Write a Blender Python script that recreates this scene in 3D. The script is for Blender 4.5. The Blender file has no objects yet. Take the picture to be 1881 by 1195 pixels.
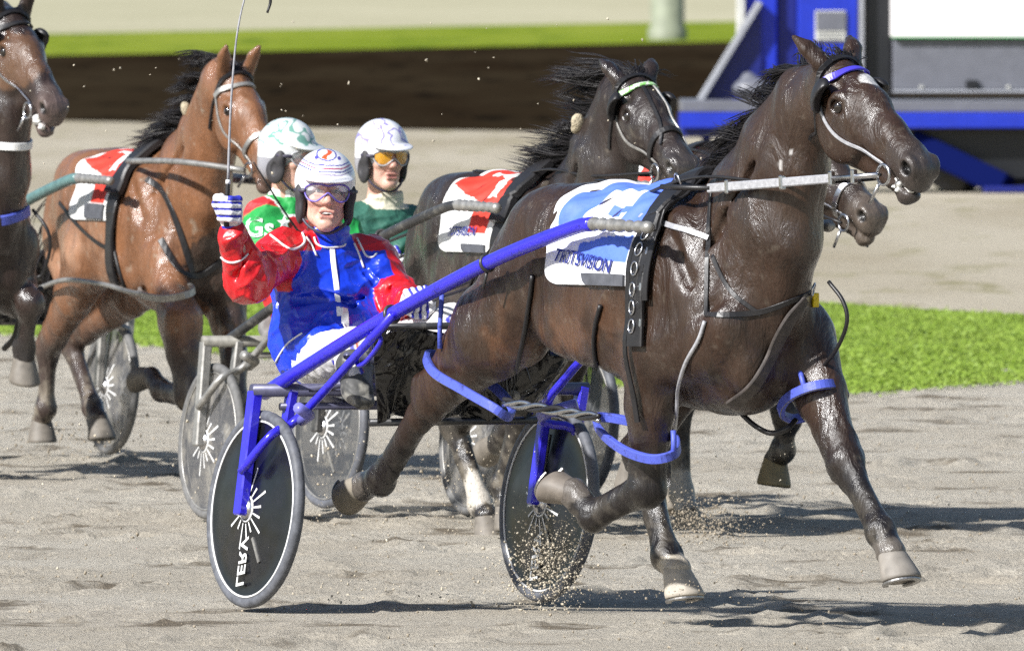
import bpy, math, random
import numpy as np
from mathutils import Vector, Matrix
from mathutils.bvhtree import BVHTree

# ------------------------------------------------------------------ camera, sky, floodlight, exposure
SC = bpy.context.scene
COL = SC.collection
W0, H0 = 1881.0, 1195.0
FPX = 30300.0                      # focal length in photograph pixels: a long lens from about 60 m
CAMH = 2.3
HORIZ = -50.0                      # row of the horizon, above the frame
PITCH = math.atan((H0/2-HORIZ)/FPX)
cam_data = bpy.data.cameras.new('camera')
cam_data.sensor_width = 36.0
cam_data.lens = FPX/W0*36.0
cam_data.clip_start = 1.0
cam_data.clip_end = 9000.0
cam = bpy.data.objects.new('camera', cam_data)
COL.objects.link(cam)
cam.location = (0, 0, CAMH)
cam.rotation_euler = (math.pi/2-PITCH, 0, 0)
cam_data.dof.use_dof = True
cam_data.dof.focus_distance = 58.6
cam_data.dof.aperture_fstop = 17.0
SC.camera = cam

SUN_EL, SUN_AZ = math.radians(36), math.radians(-130)   # AZ: direction the light comes from, measured from +Y clockwise
world = bpy.data.worlds.new('World')
SC.world = world
world.use_nodes = True
wn = world.node_tree.nodes
sky = wn.new('ShaderNodeTexSky')
sky.sky_type = 'NISHITA'
sky.sun_disc = False
sky.sun_elevation = SUN_EL
sky.sun_rotation = SUN_AZ
wn['Background'].inputs[1].default_value = 0.068
world.node_tree.links.new(sky.outputs[0], wn['Background'].inputs[0])
sl = bpy.data.lights.new('floodlight', 'SUN')
sl.energy = 4.7
sl.angle = math.radians(2.2)
sl.color = (1.0, 0.985, 0.965)
so = bpy.data.objects.new('floodlight', sl)
COL.objects.link(so)
fromv = Vector((math.sin(SUN_AZ)*math.cos(SUN_EL), math.cos(SUN_AZ)*math.cos(SUN_EL), math.sin(SUN_EL)))
so.rotation_euler = fromv.to_track_quat('Z', 'Y').to_euler()
so.location = (0, 0, 30)
SC.view_settings.view_transform = 'Standard'
SC.view_settings.look = 'None'
SC.view_settings.exposure = 0.68
SC.view_settings.gamma = 1.0
SC.cycles.max_bounces = 5
SC.cycles.use_denoising = False

random.seed(7)
RNG = np.random.default_rng(7)

# ------------------------------------------------------------------ pixel <-> world helpers (photograph pixels)
CP, SP = math.cos(PITCH), math.sin(PITCH)
CAMP = np.array([0, 0, CAMH])
def ray(px, py):
    x = (px-W0/2)/FPX; y = -(py-H0/2)/FPX
    # camera looks along (0,CP,-SP), up is (0,SP,CP)
    return np.array([x, CP+y*SP, -SP+y*CP])
def ground_pt(px, py, z=0.0):
    d = ray(px, py); t = (z-CAMH)/d[2]
    return CAMP+d*t
def at_depth(px, py, Y):
    d = ray(px, py); return CAMP+d*(Y/d[1])

class Frame:
    """local x forward, y left, z up; 'deg' turns the heading from straight-at-the-camera towards picture right"""
    def __init__(s, ox, oy, deg, oz=0.0):
        a = math.radians(deg)
        s.o = np.array([ox, oy, oz]); s.deg = deg
        s.f = np.array([math.sin(a), -math.cos(a), 0.0])
        s.l = np.array([math.cos(a), math.sin(a), 0.0])
        s.R = np.stack([s.f, s.l, np.array([0, 0, 1.0])], 1)
        s.rz = math.atan2(s.f[1], s.f[0])
    def w(s, p): return s.o + s.R @ np.asarray(p, float)
    def loc(s, p): return s.R.T @ (np.asarray(p, float)-s.o)
    def U(s, px, py, y=0.0):
        """local point on the vertical lengthwise plane y, seen at a pixel"""
        o = s.loc(CAMP); d = s.R.T @ ray(px, py)
        return o + d*((y-o[1])/d[1])
    def V(s, px, py, x=0.0):
        o = s.loc(CAMP); d = s.R.T @ ray(px, py)
        return o + d*((x-o[0])/d[0])
    def ray(s, px, py):
        return s.loc(CAMP), s.R.T @ ray(px, py)

# ------------------------------------------------------------------ objects
def place(o, fr=None, parent=None):
    COL.objects.link(o)
    if parent is not None: o.parent = parent
    elif fr is not None:
        o.location = fr.o; o.rotation_euler = (0, 0, fr.rz)
    return o
def tag(o, label=None, cat=None, group=None, kind=None):
    if label: o['label'] = label
    if cat: o['category'] = cat
    if group: o['group'] = group
    if kind: o['kind'] = kind
    return o
def empty(name, fr, label, cat, group=None):
    o = bpy.data.objects.new(name, None)
    o.empty_display_size = 0.1
    place(o, fr)
    return tag(o, label, cat, group)
def mesh_from(name, V, F, mats=None, smooth=True, col=None, matidx=None):
    """F: (n,4) array, or a list of faces"""
    me = bpy.data.meshes.new(name)
    V = np.asarray(V, np.float32)
    if isinstance(F, np.ndarray):
        n, k = F.shape
        me.vertices.add(len(V)); me.vertices.foreach_set('co', V.ravel())
        me.loops.add(n*k); me.loops.foreach_set('vertex_index', F.astype(np.int32).ravel())
        me.polygons.add(n)
        me.polygons.foreach_set('loop_start', np.arange(0, n*k, k, dtype=np.int32))
        me.polygons.foreach_set('loop_total', np.full(n, k, np.int32))
    else:
        me.from_pydata([tuple(map(float, v)) for v in V], [], [list(map(int, f)) for f in F])
    me.update(calc_edges=True)
    if me.validate(): pass
    if col is not None:
        a = me.color_attributes.new('Col', 'FLOAT_COLOR', 'POINT')
        c = np.ones((len(V), 4), np.float32); c[:, :3] = col
        a.data.foreach_set('color', c.ravel())
    if smooth: me.polygons.foreach_set('use_smooth', np.ones(len(me.polygons), bool))
    if mats:
        for m in (mats if isinstance(mats, (list, tuple)) else [mats]): me.materials.append(m)
    if matidx is not None: me.polygons.foreach_set('material_index', np.asarray(matidx, np.int32))
    return me
def add(name, V, F, mat, parent=None, fr=None, smooth=True, col=None, matidx=None):
    me = mesh_from(name, V, F, mat, smooth, col, matidx)
    o = bpy.data.objects.new(name, me)
    return place(o, fr, parent)

class MB:
    """collects pieces of one mesh"""
    def __init__(s): s.V = []; s.F = []; s.n = 0; s.S = []; s.M = []
    def put(s, V, F, smooth=True, m=0):
        V = np.asarray(V, float)
        s.V.append(V)
        for f in F: s.F.append([int(i)+s.n for i in f]); s.S.append(smooth); s.M.append(m)
        s.n += len(V); return s
    def box(s, c, size, R=None, bev=0.0, m=0):
        c = np.asarray(c, float); h = np.asarray(size, float)/2
        b = min(bev, *(h*0.9))
        if b <= 0:
            P = np.array([[x, y, z] for x in (-1, 1) for y in (-1, 1) for z in (-1, 1)])*h
            F = [(0, 1, 3, 2), (4, 6, 7, 5), (0, 4, 5, 1), (2, 3, 7, 6), (0, 2, 6, 4), (1, 5, 7, 3)]
        else:
            P = []; idx = {}
            for x in (-1, 1):
                for y in (-1, 1):
                    for z in (-1, 1):
                        for a in range(3):
                            q = h.copy()-b; q[a] += b
                            idx[(x, y, z, a)] = len(P); P.append(q*np.array([x, y, z]))
            P = np.array(P); F = []
            for a in range(3):
                u, v = (a+1) % 3, (a+2) % 3
                for sg in (-1, 1):
                    q = []
                    for (su, sv) in ((-1, -1), (1, -1), (1, 1), (-1, 1)):
                        k = [0, 0, 0]; k[a] = sg; k[u] = su; k[v] = sv
                        q.append(idx[(*k, a)])
                    F.append(q if sg > 0 else q[::-1])
                for su in (-1, 1):
                    for sv in (-1, 1):
                        q = []
                        for sg in (-1, 1):
                            k = [0, 0, 0]; k[a] = sg; k[u] = su; k[v] = sv
                            q += [idx[(*k, u)], idx[(*k, v)]] if sg < 0 else [idx[(*k, v)], idx[(*k, u)]]
                        F.append(q if su*sv > 0 else q[::-1])
            for x in (-1, 1):
                for y in (-1, 1):
                    for z in (-1, 1):
                        q = [idx[(x, y, z, 0)], idx[(x, y, z, 1)], idx[(x, y, z, 2)]]
                        F.append(q if x*y*z > 0 else q[::-1])
        if R is not None: P = P @ np.asarray(R).T
        return s.put(P+c, F, False, m)
    def tube(s, pts, r, n=10, cap=True, m=0, sub=0, squash=None):
        """round tube along points; r a number or one per point"""
        P = np.asarray(pts, float)
        R = np.full(len(P), r, float) if np.isscalar(r) else np.asarray(r, float)
        if sub: P, R = spline(P, R, sub)
        T = np.gradient(P, axis=0); T /= np.linalg.norm(T, axis=1)[:, None]+1e-12
        a = np.array([0, 0, 1.0]) if abs(T[0][2]) < .9 else np.array([1.0, 0, 0])
        N = np.zeros_like(P); nrm = np.cross(T[0], a); nrm /= np.linalg.norm(nrm)
        for i in range(len(P)):
            nrm = nrm-T[i]*nrm.dot(T[i]); nrm /= np.linalg.norm(nrm)+1e-12; N[i] = nrm
        B = np.cross(T, N)
        an = np.linspace(0, 2*np.pi, n, endpoint=False)
        V = P[:, None]+R[:, None, None]*(np.cos(an)[None, :, None]*N[:, None]+np.sin(an)[None, :, None]*B[:, None])
        F = []
        for i in range(len(P)-1):
            for j in range(n):
                k = (j+1) % n
                F.append((i*n+j, i*n+k, (i+1)*n+k, (i+1)*n+j))
        if cap: F += [tuple(range(n))[::-1], tuple(range((len(P)-1)*n, len(P)*n))]
        return s.put(V.reshape(-1, 3), F, True, m)
    def band(s, pts, nrm, width, thick, closed=False, m=0):
        """flat strap with a real thickness: lies with its back on pts, normals nrm"""
        P = np.asarray(pts, float); N = np.asarray(nrm, float)
        n = len(P)
        if closed: T = np.roll(P, -1, 0)-np.roll(P, 1, 0)
        else: T = np.gradient(P, axis=0)
        T /= np.linalg.norm(T, axis=1)[:, None]+1e-12
        N = N-T*(N*T).sum(1)[:, None]; N /= np.linalg.norm(N, axis=1)[:, None]+1e-12
        B = np.cross(T, N)
        w = (np.full(n, width) if np.isscalar(width) else np.asarray(width))[:, None]/2
        e = thick*.3
        prof = [(-1, 0), (-1, .7), (-.86, 1), (.86, 1), (1, .7), (1, 0)]
        V = np.stack([P+B*w*a+N*thick*b for a, b in prof], 1)
        k = len(prof); F = []
        for i in range(n if closed else n-1):
            i2 = (i+1) % n
            for j in range(k):
                j2 = (j+1) % k
                F.append((i*k+j, i2*k+j, i2*k+j2, i*k+j2))
        if not closed: F += [tuple(range(k)), tuple(range((n-1)*k, n*k))[::-1]]
        return s.put(V.reshape(-1, 3), F, False, m)
    def ring(s, c, axis, R, r, n=28, k=8, m=0, R2=None, ref=None):
        a = np.asarray(axis, float); a /= np.linalg.norm(a)
        u = np.cross(a, [0, 0, 1.0] if abs(a[2]) < .9 else [1.0, 0, 0]) if ref is None else np.asarray(ref, float)-a*np.dot(a, ref)
        u /= np.linalg.norm(u); v = np.cross(a, u); R2 = R2 or R
        t = np.linspace(0, 2*np.pi, n, endpoint=False); p = np.linspace(0, 2*np.pi, k, endpoint=False)
        V = []
        for i in t:
            d = np.cos(i)*u*R+np.sin(i)*v*R2; e = d/np.linalg.norm(d)
            for j in p: V.append(np.asarray(c)+d+r*(np.cos(j)*e+np.sin(j)*a))
        F = [(i*k+j, ((i+1) % n)*k+j, ((i+1) % n)*k+(j+1) % k, i*k+(j+1) % k) for i in range(n) for j in range(k)]
        return s.put(V, F, True, m)
    def lathe(s, c, axis, prof, n=32, m=0, ref=None):
        """prof: (radius, along axis) pairs"""
        a = np.asarray(axis, float); a /= np.linalg.norm(a)
        u = np.cross(a, [0, 0, 1.0] if abs(a[2]) < .9 else [1.0, 0, 0]); u /= np.linalg.norm(u); v = np.cross(a, u)
        t = np.linspace(0, 2*np.pi, n, endpoint=False)
        V = [np.asarray(c)+r*(np.cos(i)*u+np.sin(i)*v)+a*h for r, h in prof for i in t]
        F = [(q*n+j, q*n+(j+1) % n, (q+1)*n+(j+1) % n, (q+1)*n+j) for q in range(len(prof)-1) for j in range(n)]
        return s.put(V, F, True, m)
    def build(s, name, mat, parent=None, fr=None):
        V = np.concatenate(s.V)
        me = mesh_from(name, V, s.F, mat, False)
        me.polygons.foreach_set('use_smooth', np.array(s.S, bool))
        me.polygons.foreach_set('material_index', np.array(s.M, np.int32))
        o = bpy.data.objects.new(name, me)
        return place(o, fr, parent)
def spline(P, R=None, sub=6):
    """Catmull-Rom through the points"""
    P = np.asarray(P, float); n = len(P)
    E = np.concatenate([[2*P[0]-P[1]], P, [2*P[-1]-P[-2]]])
    out = []; rr = []
    for i in range(n-1):
        p0, p1, p2, p3 = E[i:i+4]
        for t in np.linspace(0, 1, sub, endpoint=False):
            out.append(.5*(2*p1+(p2-p0)*t+(2*p0-5*p1+4*p2-p3)*t*t+(3*p1-p0-3*p2+p3)*t**3))
            if R is not None: rr.append(R[i]*(1-t)+R[i+1]*t)
    out.append(P[-1])
    if R is not None: rr.append(R[-1]); return np.array(out), np.array(rr)
    return np.array(out)

# ------------------------------------------------------------------ materials
def srgb(r, g, b):
    f = lambda c: (c/255/12.92) if c/255 <= .04045 else ((c/255+.055)/1.055)**2.4
    return np.array([f(r), f(g), f(b)])
def material(name, col=(.5, .5, .5), rough=.5, metal=0.0, coat=0.0, coat_rough=.1, attr=False, noise=0.0, nscale=20.0, bump=0.0, bscale=60.0,
             bdist=.002, rvar=0.0, rscale=8.0, emit=None, stretch=(1, 1, 1), sheen=0.0, sss=0.0, col2=None, alpha=1.0, trans=0.0, mask=None, spec=.5, bump2=None):
    m = bpy.data.materials.new(name); m.use_nodes = True
    nt = m.node_tree; N = nt.nodes; L = nt.links; B = N['Principled BSDF']
    B.inputs['Roughness'].default_value = rough; B.inputs['Metallic'].default_value = metal
    B.inputs['Coat Weight'].default_value = coat; B.inputs['Coat Roughness'].default_value = coat_rough
    B.inputs['Sheen Weight'].default_value = sheen; B.inputs['Alpha'].default_value = alpha
    B.inputs['Transmission Weight'].default_value = trans
    B.inputs['Specular IOR Level'].default_value = spec
    if sss:
        B.inputs['Subsurface Weight'].default_value = sss; B.inputs['Subsurface Radius'].default_value = (.02, .008, .005); B.inputs['Subsurface Scale'].default_value = .5
    c4 = (*col, 1); B.inputs['Base Color'].default_value = c4
    tc = N.new('ShaderNodeTexCoord'); mp = N.new('ShaderNodeMapping'); mp.inputs['Scale'].default_value = stretch
    L.new(tc.outputs['Object'], mp.inputs['Vector'])
    src = None
    if attr:
        a = N.new('ShaderNodeAttribute'); a.attribute_name = 'Col'; src = a.outputs['Color']
    if noise or col2 is not None:
        t = N.new('ShaderNodeTexNoise'); t.inputs['Scale'].default_value = nscale; t.inputs['Detail'].default_value = 7; t.inputs['Roughness'].default_value = .62
        L.new(mp.outputs[0], t.inputs['Vector'])
        mx = N.new('ShaderNodeMix'); mx.data_type = 'RGBA'
        if col2 is not None:
            rp = N.new('ShaderNodeValToRGB'); lo, hi = mask or (.42, .6)
            rp.color_ramp.elements[0].position = lo; rp.color_ramp.elements[1].position = hi
            L.new(t.outputs[0], rp.inputs[0]); L.new(rp.outputs[0], mx.inputs[0])
            if src: L.new(src, mx.inputs[6])
            else: mx.inputs[6].default_value = c4
            mx.inputs[7].default_value = (*col2, 1)
        else:
            mx.blend_type = 'MULTIPLY'; mx.inputs[0].default_value = 1
            mr = N.new('ShaderNodeMapRange'); mr.inputs[1].default_value = .3; mr.inputs[2].default_value = .7
            mr.inputs[3].default_value = 1-noise; mr.inputs[4].default_value = 1+noise
            L.new(t.outputs[0], mr.inputs[0]); L.new(mr.outputs[0], mx.inputs[7])
            if src: L.new(src, mx.inputs[6])
            else: mx.inputs[6].default_value = c4
        src = mx.outputs[2]
    if src: L.new(src, B.inputs['Base Color'])
    if bump:
        t = N.new('ShaderNodeTexNoise'); t.inputs['Scale'].default_value = bscale; t.inputs['Detail'].default_value = 5
        L.new(mp.outputs[0], t.inputs['Vector'])
        bp = N.new('ShaderNodeBump'); bp.inputs['Strength'].default_value = bump; bp.inputs['Distance'].default_value = bdist
        L.new(t.outputs[0], bp.inputs['Height'])
        if bump2:
            t2 = N.new('ShaderNodeTexNoise'); t2.inputs['Scale'].default_value = bump2[0]; t2.inputs['Detail'].default_value = 2
            t2.inputs['Distortion'].default_value = bump2[2]
            L.new(mp.outputs[0], t2.inputs['Vector'])
            b2 = N.new('ShaderNodeBump'); b2.inputs['Strength'].default_value = 1; b2.inputs['Distance'].default_value = bump2[1]
            L.new(t2.outputs[0], b2.inputs['Height']); L.new(b2.outputs[0], bp.inputs['Normal'])
        L.new(bp.outputs[0], B.inputs['Normal']); L.new(bp.outputs[0], B.inputs['Coat Normal'])
    if rvar:
        t = N.new('ShaderNodeTexNoise'); t.inputs['Scale'].default_value = rscale; t.inputs['Detail'].default_value = 4
        L.new(mp.outputs[0], t.inputs['Vector'])
        mr = N.new('ShaderNodeMapRange'); mr.inputs[1].default_value = .35; mr.inputs[2].default_value = .65
        mr.inputs[3].default_value = max(rough-rvar, .03); mr.inputs[4].default_value = rough+rvar
        L.new(t.outputs[0], mr.inputs[0]); L.new(mr.outputs[0], B.inputs['Roughness'])
    if emit:
        B.inputs['Emission Color'].default_value = (*emit[0], 1); B.inputs['Emission Strength'].default_value = emit[1]
    return m

# ------------------------------------------------------------------ signed-distance sculpting on a grid
class SDF:
    def __init__(s, lo, hi, h):
        s.lo = np.asarray(lo, float); s.h = h
        s.n = np.ceil((np.asarray(hi, float)-s.lo)/h).astype(int)+1
        s.A = np.full(s.n, .3, np.float32)
    def _grid(s, lo, hi):
        i0 = np.clip(np.floor((lo-s.lo)/s.h).astype(int), 0, s.n); i1 = np.clip(np.ceil((hi-s.lo)/s.h).astype(int)+1, 0, s.n)
        if (i1 <= i0).any(): return None, None
        sl_ = tuple(slice(a, b) for a, b in zip(i0, i1))
        ax = [(s.lo[d]+s.h*np.arange(i0[d], i1[d])).astype(np.float32) for d in range(3)]
        return sl_, (ax[0][:, None, None], ax[1][None, :, None], ax[2][None, None, :])
    def _mix(s, sl_, d, k, sub):
        A = s.A[sl_]
        if sub:
            d = -d; h = np.maximum(k-np.abs(A-d), 0)/k; s.A[sl_] = np.maximum(A, d)+h*h*k*.25
        else:
            h = np.maximum(k-np.abs(A-d), 0)/k; s.A[sl_] = np.minimum(A, d)-h*h*k*.25
    def _ell(s, u, v, w, ru, rv, rw):
        k0 = np.sqrt((u/ru)**2+(v/rv)**2+(w/rw)**2); k1 = np.sqrt((u/ru**2)**2+(v/rv**2)**2+(w/rw**2)**2)+1e-6
        return k0*(k0-1)/k1
    def ell(s, c, r, R=None, k=.03, sub=False):
        """ellipsoid; R has the axes as columns"""
        c = np.asarray(c, float); r = np.asarray(r, float); R = np.eye(3) if R is None else np.asarray(R)
        ext = np.sqrt(((R*r)**2).sum(1))+k+.02
        sl_, g = s._grid(c-ext, c+ext)
        if sl_ is None: return s
        q = [g[i]-np.float32(c[i]) for i in range(3)]
        u, v, w = [(q[0]*np.float32(R[0, j])+q[1]*np.float32(R[1, j])+q[2]*np.float32(R[2, j])) for j in range(3)]
        s._mix(sl_, s._ell(u, v, w, *[np.float32(x) for x in r]), k, sub); return s
    def seg(s, a, b, ra, rb, side=(0, 1, 0), k=.03, sub=False):
        """tapered limb with an elliptic section; radii (across 'side', other)"""
        a = np.asarray(a, float); b = np.asarray(b, float)
        ra = (ra, ra) if np.isscalar(ra) else ra; rb = (rb, rb) if np.isscalar(rb) else rb
        t = b-a; Lh = np.linalg.norm(t)+1e-9; t /= Lh
        sd = np.asarray(side, float); sd = sd-t*sd.dot(t)
        if np.linalg.norm(sd) < 1e-3: sd = np.cross(t, [1, 0, 0.3])
        sd /= np.linalg.norm(sd); nn = np.cross(t, sd)
        m = max(*ra, *rb)+k+.02
        sl_, g = s._grid(np.minimum(a, b)-m, np.maximum(a, b)+m)
        if sl_ is None: return s
        f = np.float32
        q = [g[i]-f(a[i]) for i in range(3)]
        dt = lambda ax: q[0]*f(ax[0])+q[1]*f(ax[1])+q[2]*f(ax[2])
        w = dt(t); tt = np.clip(w/f(Lh), 0, 1); w = w-tt*f(Lh)
        ru = ra[0]+(rb[0]-ra[0])*tt; rv = ra[1]+(rb[1]-ra[1])*tt
        s._mix(sl_, s._ell(dt(sd), dt(nn), w, ru, rv, np.minimum(ru, rv)), k, sub); return s
    def chain(s, pts, rad, side=(0, 1, 0), k=.03):
        for i in range(len(pts)-1): s.seg(pts[i], pts[i+1], rad[i], rad[i+1], side, k)
        return s
    def blur(s, it=1):
        for _ in range(it):
            for ax in range(3):
                A = s.A; B = A.copy()
                sl0 = [slice(None)]*3; sl1 = [slice(None)]*3; sl2 = [slice(None)]*3
                sl0[ax] = slice(0, -2); sl1[ax] = slice(1, -1); sl2[ax] = slice(2, None)
                B[tuple(sl1)] = .25*A[tuple(sl0)]+.5*A[tuple(sl1)]+.25*A[tuple(sl2)]
                s.A = B
        return s
    def mesh(s):
        """surface nets"""
        A = s.A; S = A < 0
        nx, ny, nz = A.shape
        cnt = np.zeros((nx-1, ny-1, nz-1), np.int8)
        for i in (0, 1):
            for j in (0, 1):
                for k in (0, 1): cnt += S[i:nx-1+i, j:ny-1+j, k:nz-1+k]
        cells = np.argwhere((cnt > 0) & (cnt < 8))
        idx = -np.ones(cnt.shape, np.int32); idx[tuple(cells.T)] = np.arange(len(cells))
        P = np.zeros((len(cells), 3)); C = np.zeros(len(cells))
        corners = [(i, j, k) for i in (0, 1) for j in (0, 1) for k in (0, 1)]
        val = {c: A[cells[:, 0]+c[0], cells[:, 1]+c[1], cells[:, 2]+c[2]].astype(float) for c in corners}
        for c in corners:
            for ax in range(3):
                if c[ax] == 0:
                    c2 = list(c); c2[ax] = 1; c2 = tuple(c2)
                    v0, v1 = val[c], val[c2]; x = (v0 < 0) != (v1 < 0)
                    t = np.where(x, v0/np.where(x, v0-v1, 1), 0)
                    p = np.tile(np.array(c, float), (len(cells), 1)); p[:, ax] = t
                    P[x] += p[x]; C[x] += 1
        P = s.lo+s.h*(cells+P/C[:, None])
        Q = []
        for ax in range(3):
            u, v = (ax+1) % 3, (ax+2) % 3
            sa = [slice(None)]*3; sb = [slice(None)]*3; sa[ax] = slice(0, -1); sb[ax] = slice(1, None)
            E = np.argwhere(S[tuple(sa)] != S[tuple(sb)])
            E = E[(E[:, u] > 0) & (E[:, v] > 0) & (E[:, u] < A.shape[u]-1) & (E[:, v] < A.shape[v]-1)]
            ins = S[tuple(E.T)]
            def at(du, dv):
                q = E.copy(); q[:, u] -= du; q[:, v] -= dv; return idx[tuple(q.T)]
            F = np.stack([at(1, 1), at(0, 1), at(0, 0), at(1, 0)], 1)
            F[~ins] = F[~ins][:, ::-1]
            Q.append(F)
        return P, np.concatenate(Q)
def basis(x, up):
    """columns: x, y=up×x, z"""
    x = np.asarray(x, float); x = x/np.linalg.norm(x); up = np.asarray(up, float)
    y = np.cross(up, x); y /= np.linalg.norm(y); return np.stack([x, y, np.cross(x, y)], 1)
def sstep(a, b, x):
    t = np.clip((x-a)/(b-a), 0, 1); return t*t*(3-2*t)
def vnoise(P, scale, seed=0):
    """smooth value noise for colouring vertices"""
    r = np.random.default_rng(seed); T = r.random((32, 32, 32))
    q = np.asarray(P)*scale+seed*3.7; i = np.floor(q).astype(int); f = q-i; f = f*f*(3-2*f); out = 0
    for a in (0, 1):
        for b in (0, 1):
            for c in (0, 1):
                w = (f[:, 0] if a else 1-f[:, 0])*(f[:, 1] if b else 1-f[:, 1])*(f[:, 2] if c else 1-f[:, 2])
                out = out+w*T[(i[:, 0]+a) % 32, (i[:, 1]+b) % 32, (i[:, 2]+c) % 32]
    return out
# ------------------------------------------------------------------ the setting
def ground_material(name, ca, cb, cc, sc=(1, 1, 1), fine=30., bump=.6, bd=.02, rough=.95, streak=0.5, big=.35, fst=.25, n3s=None, n3v=None):
    n3s = n3s or fine*.12; n3v = n3v or (streak, .12, 1)
    m = bpy.data.materials.new(name); m.use_nodes = True
    nt = m.node_tree; N = nt.nodes; L = nt.links; B = N['Principled BSDF']
    B.inputs['Roughness'].default_value = rough; B.inputs['Specular IOR Level'].default_value = .2
    tc = N.new('ShaderNodeTexCoord')
    def noise(scale, st, det=6, rgh=.6):
        mp = N.new('ShaderNodeMapping'); mp.inputs['Scale'].default_value = st; L.new(tc.outputs['Object'], mp.inputs['Vector'])
        t = N.new('ShaderNodeTexNoise'); t.inputs['Scale'].default_value = scale; t.inputs['Detail'].default_value = det; t.inputs['Roughness'].default_value = rgh
        L.new(mp.outputs[0], t.inputs['Vector']); return t.outputs[0]
    def ramp(x, lo, hi):
        r = N.new('ShaderNodeMapRange'); r.inputs[1].default_value = lo; r.inputs[2].default_value = hi; r.interpolation_type = 'SMOOTHSTEP'
        L.new(x, r.inputs[0]); return r.outputs[0]
    def mix(f, a, b):
        x = N.new('ShaderNodeMix'); x.data_type = 'RGBA'; L.new(f, x.inputs[0])
        for s, v in ((6, a), (7, b)):
            if isinstance(v, tuple): x.inputs[s].default_value = (*v, 1)
            else: L.new(v, x.inputs[s])
        return x.outputs[2]
    n1 = noise(big, sc, 5); n2 = noise(fine, (1, fst, 1), 7, .75); n3 = noise(n3s, n3v, 6, .65)
    c = mix(ramp(n1, .35, .65), ca, cb)
    c = mix(ramp(n3, .54, .66), c, cc)
    v = N.new('ShaderNodeMapRange'); v.inputs[1].default_value = .3; v.inputs[2].default_value = .7; v.inputs[3].default_value = .72; v.inputs[4].default_value = 1.25
    L.new(n2, v.inputs[0])
    x = N.new('ShaderNodeMix'); x.data_type = 'RGBA'; x.blend_type = 'MULTIPLY'; x.inputs[0].default_value = 1
    L.new(c, x.inputs[6]); L.new(v.outputs[0], x.inputs[7]); L.new(x.outputs[2], B.inputs['Base Color'])
    bp = N.new('ShaderNodeBump'); bp.inputs['Strength'].default_value = bump; bp.inputs['Distance'].default_value = bd
    L.new(n2, bp.inputs['Height']); L.new(bp.outputs[0], B.inputs['Normal'])
    return m
SAND = ground_material('track_sand', (.58, .53, .44), (.52, .465, .375), (.215, .178, .13), fine=38., bump=1.0, bd=.035, big=.5, fst=.7, n3s=1.5, n3v=(1, .7, 1))
SAND2 = ground_material('inner_sand', (.43, .385, .30), (.33, .285, .205), (.26, .235, .135), sc=(.55, .06, 1), streak=.5, n3s=2.2, n3v=(.6, .10, 1))
GRASS = ground_material('mown_grass', (.17, .26, .022), (.21, .29, .036), (.14, .22, .018), sc=(.25, .03, 1), fine=18, bd=.05)
GRASS2 = ground_material('far_grass', (.16, .215, .012), (.22, .265, .03), (.10, .155, .010), sc=(.3, .012, 1), fine=6, n3s=1.2, n3v=(.35, .02, 1), bd=.05)
DARK = ground_material('unlit_ground_tint', (.018, .012, .007), (.030, .022, .013), (.009, .007, .005), sc=(.5, .03, 1), fine=9, n3s=2, n3v=(.4, .03, 1))  # unlit ground: the missing light is painted in as a near-black brown
PALE = ground_material('pale_track', (.40, .375, .25), (.45, .42, .29), (.36, .34, .22), sc=(.05, .005, 1), fine=2)

def sheet(name, near, far, z, mat, lab=None):
    """a strip of ground between two edges given as picture points on the ground"""
    A = [ground_pt(*p) for p in near]; Bp = [ground_pt(*p) for p in far]
    def resample(P):
        P = spline(np.array(P), None, 8); return P
    A = resample(A); Bp = resample(Bp); n = 160
    def even(P):
        xs = np.linspace(P[0][0], P[-1][0], n); return np.stack([xs, np.interp(xs, P[:, 0], P[:, 1])], 1)
    A = even(A); Bp = even(Bp); R = 10
    V = []
    for k in range(R+1):
        t = k/R; q = A*(1-t)+Bp*t; V.append(np.concatenate([q, np.full((n, 1), z)], 1))
    F = [(k*n+i, k*n+i+1, (k+1)*n+i+1, (k+1)*n+i) for k in range(R) for i in range(n-1)]
    o = add(name, np.concatenate(V), np.array(F), mat); return tag(o, kind='structure')
# one sheet to the horizon, then strips each a little above it
g = np.array([[-900, -40, -.03], [900, -40, -.03], [2600, 6500, -.03], [-2600, 6500, -.03]])
tag(add('ground', g, [(0, 1, 2, 3)], PALE), kind='structure')
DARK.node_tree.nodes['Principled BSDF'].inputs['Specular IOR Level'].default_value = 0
for m_ in (PALE, GRASS2, SAND2): m_.node_tree.nodes['Principled BSDF'].inputs['Specular IOR Level'].default_value = .05
sheet('far_grass', [(-500, 108), (80, 103), (1350, 77), (2400, 55)], [(-500, 70), (80, 63), (1350, 40), (2400, 30)], .012, GRASS2)
sheet('unlit_ground_band', [(-500, 218), (100, 222), (600, 236), (1000, 242), (2400, 262)], [(-500, 112), (80, 104), (1350, 78), (2400, 56)], .008, DARK)
sheet('inner_track', [(-600, 470), (420, 489), (1540, 562), (1881, 582), (2500, 600)], [(-600, 214), (100, 220), (600, 234), (1000, 240), (2500, 262)], .004, SAND2)
sheet('grass_verge', [(-600, 560), (220, 622), (900, 690), (1540, 716), (1881, 690), (2500, 660)], [(-600, 468), (420, 487), (1540, 560), (1881, 580), (2500, 598)], .012, GRASS)

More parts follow.
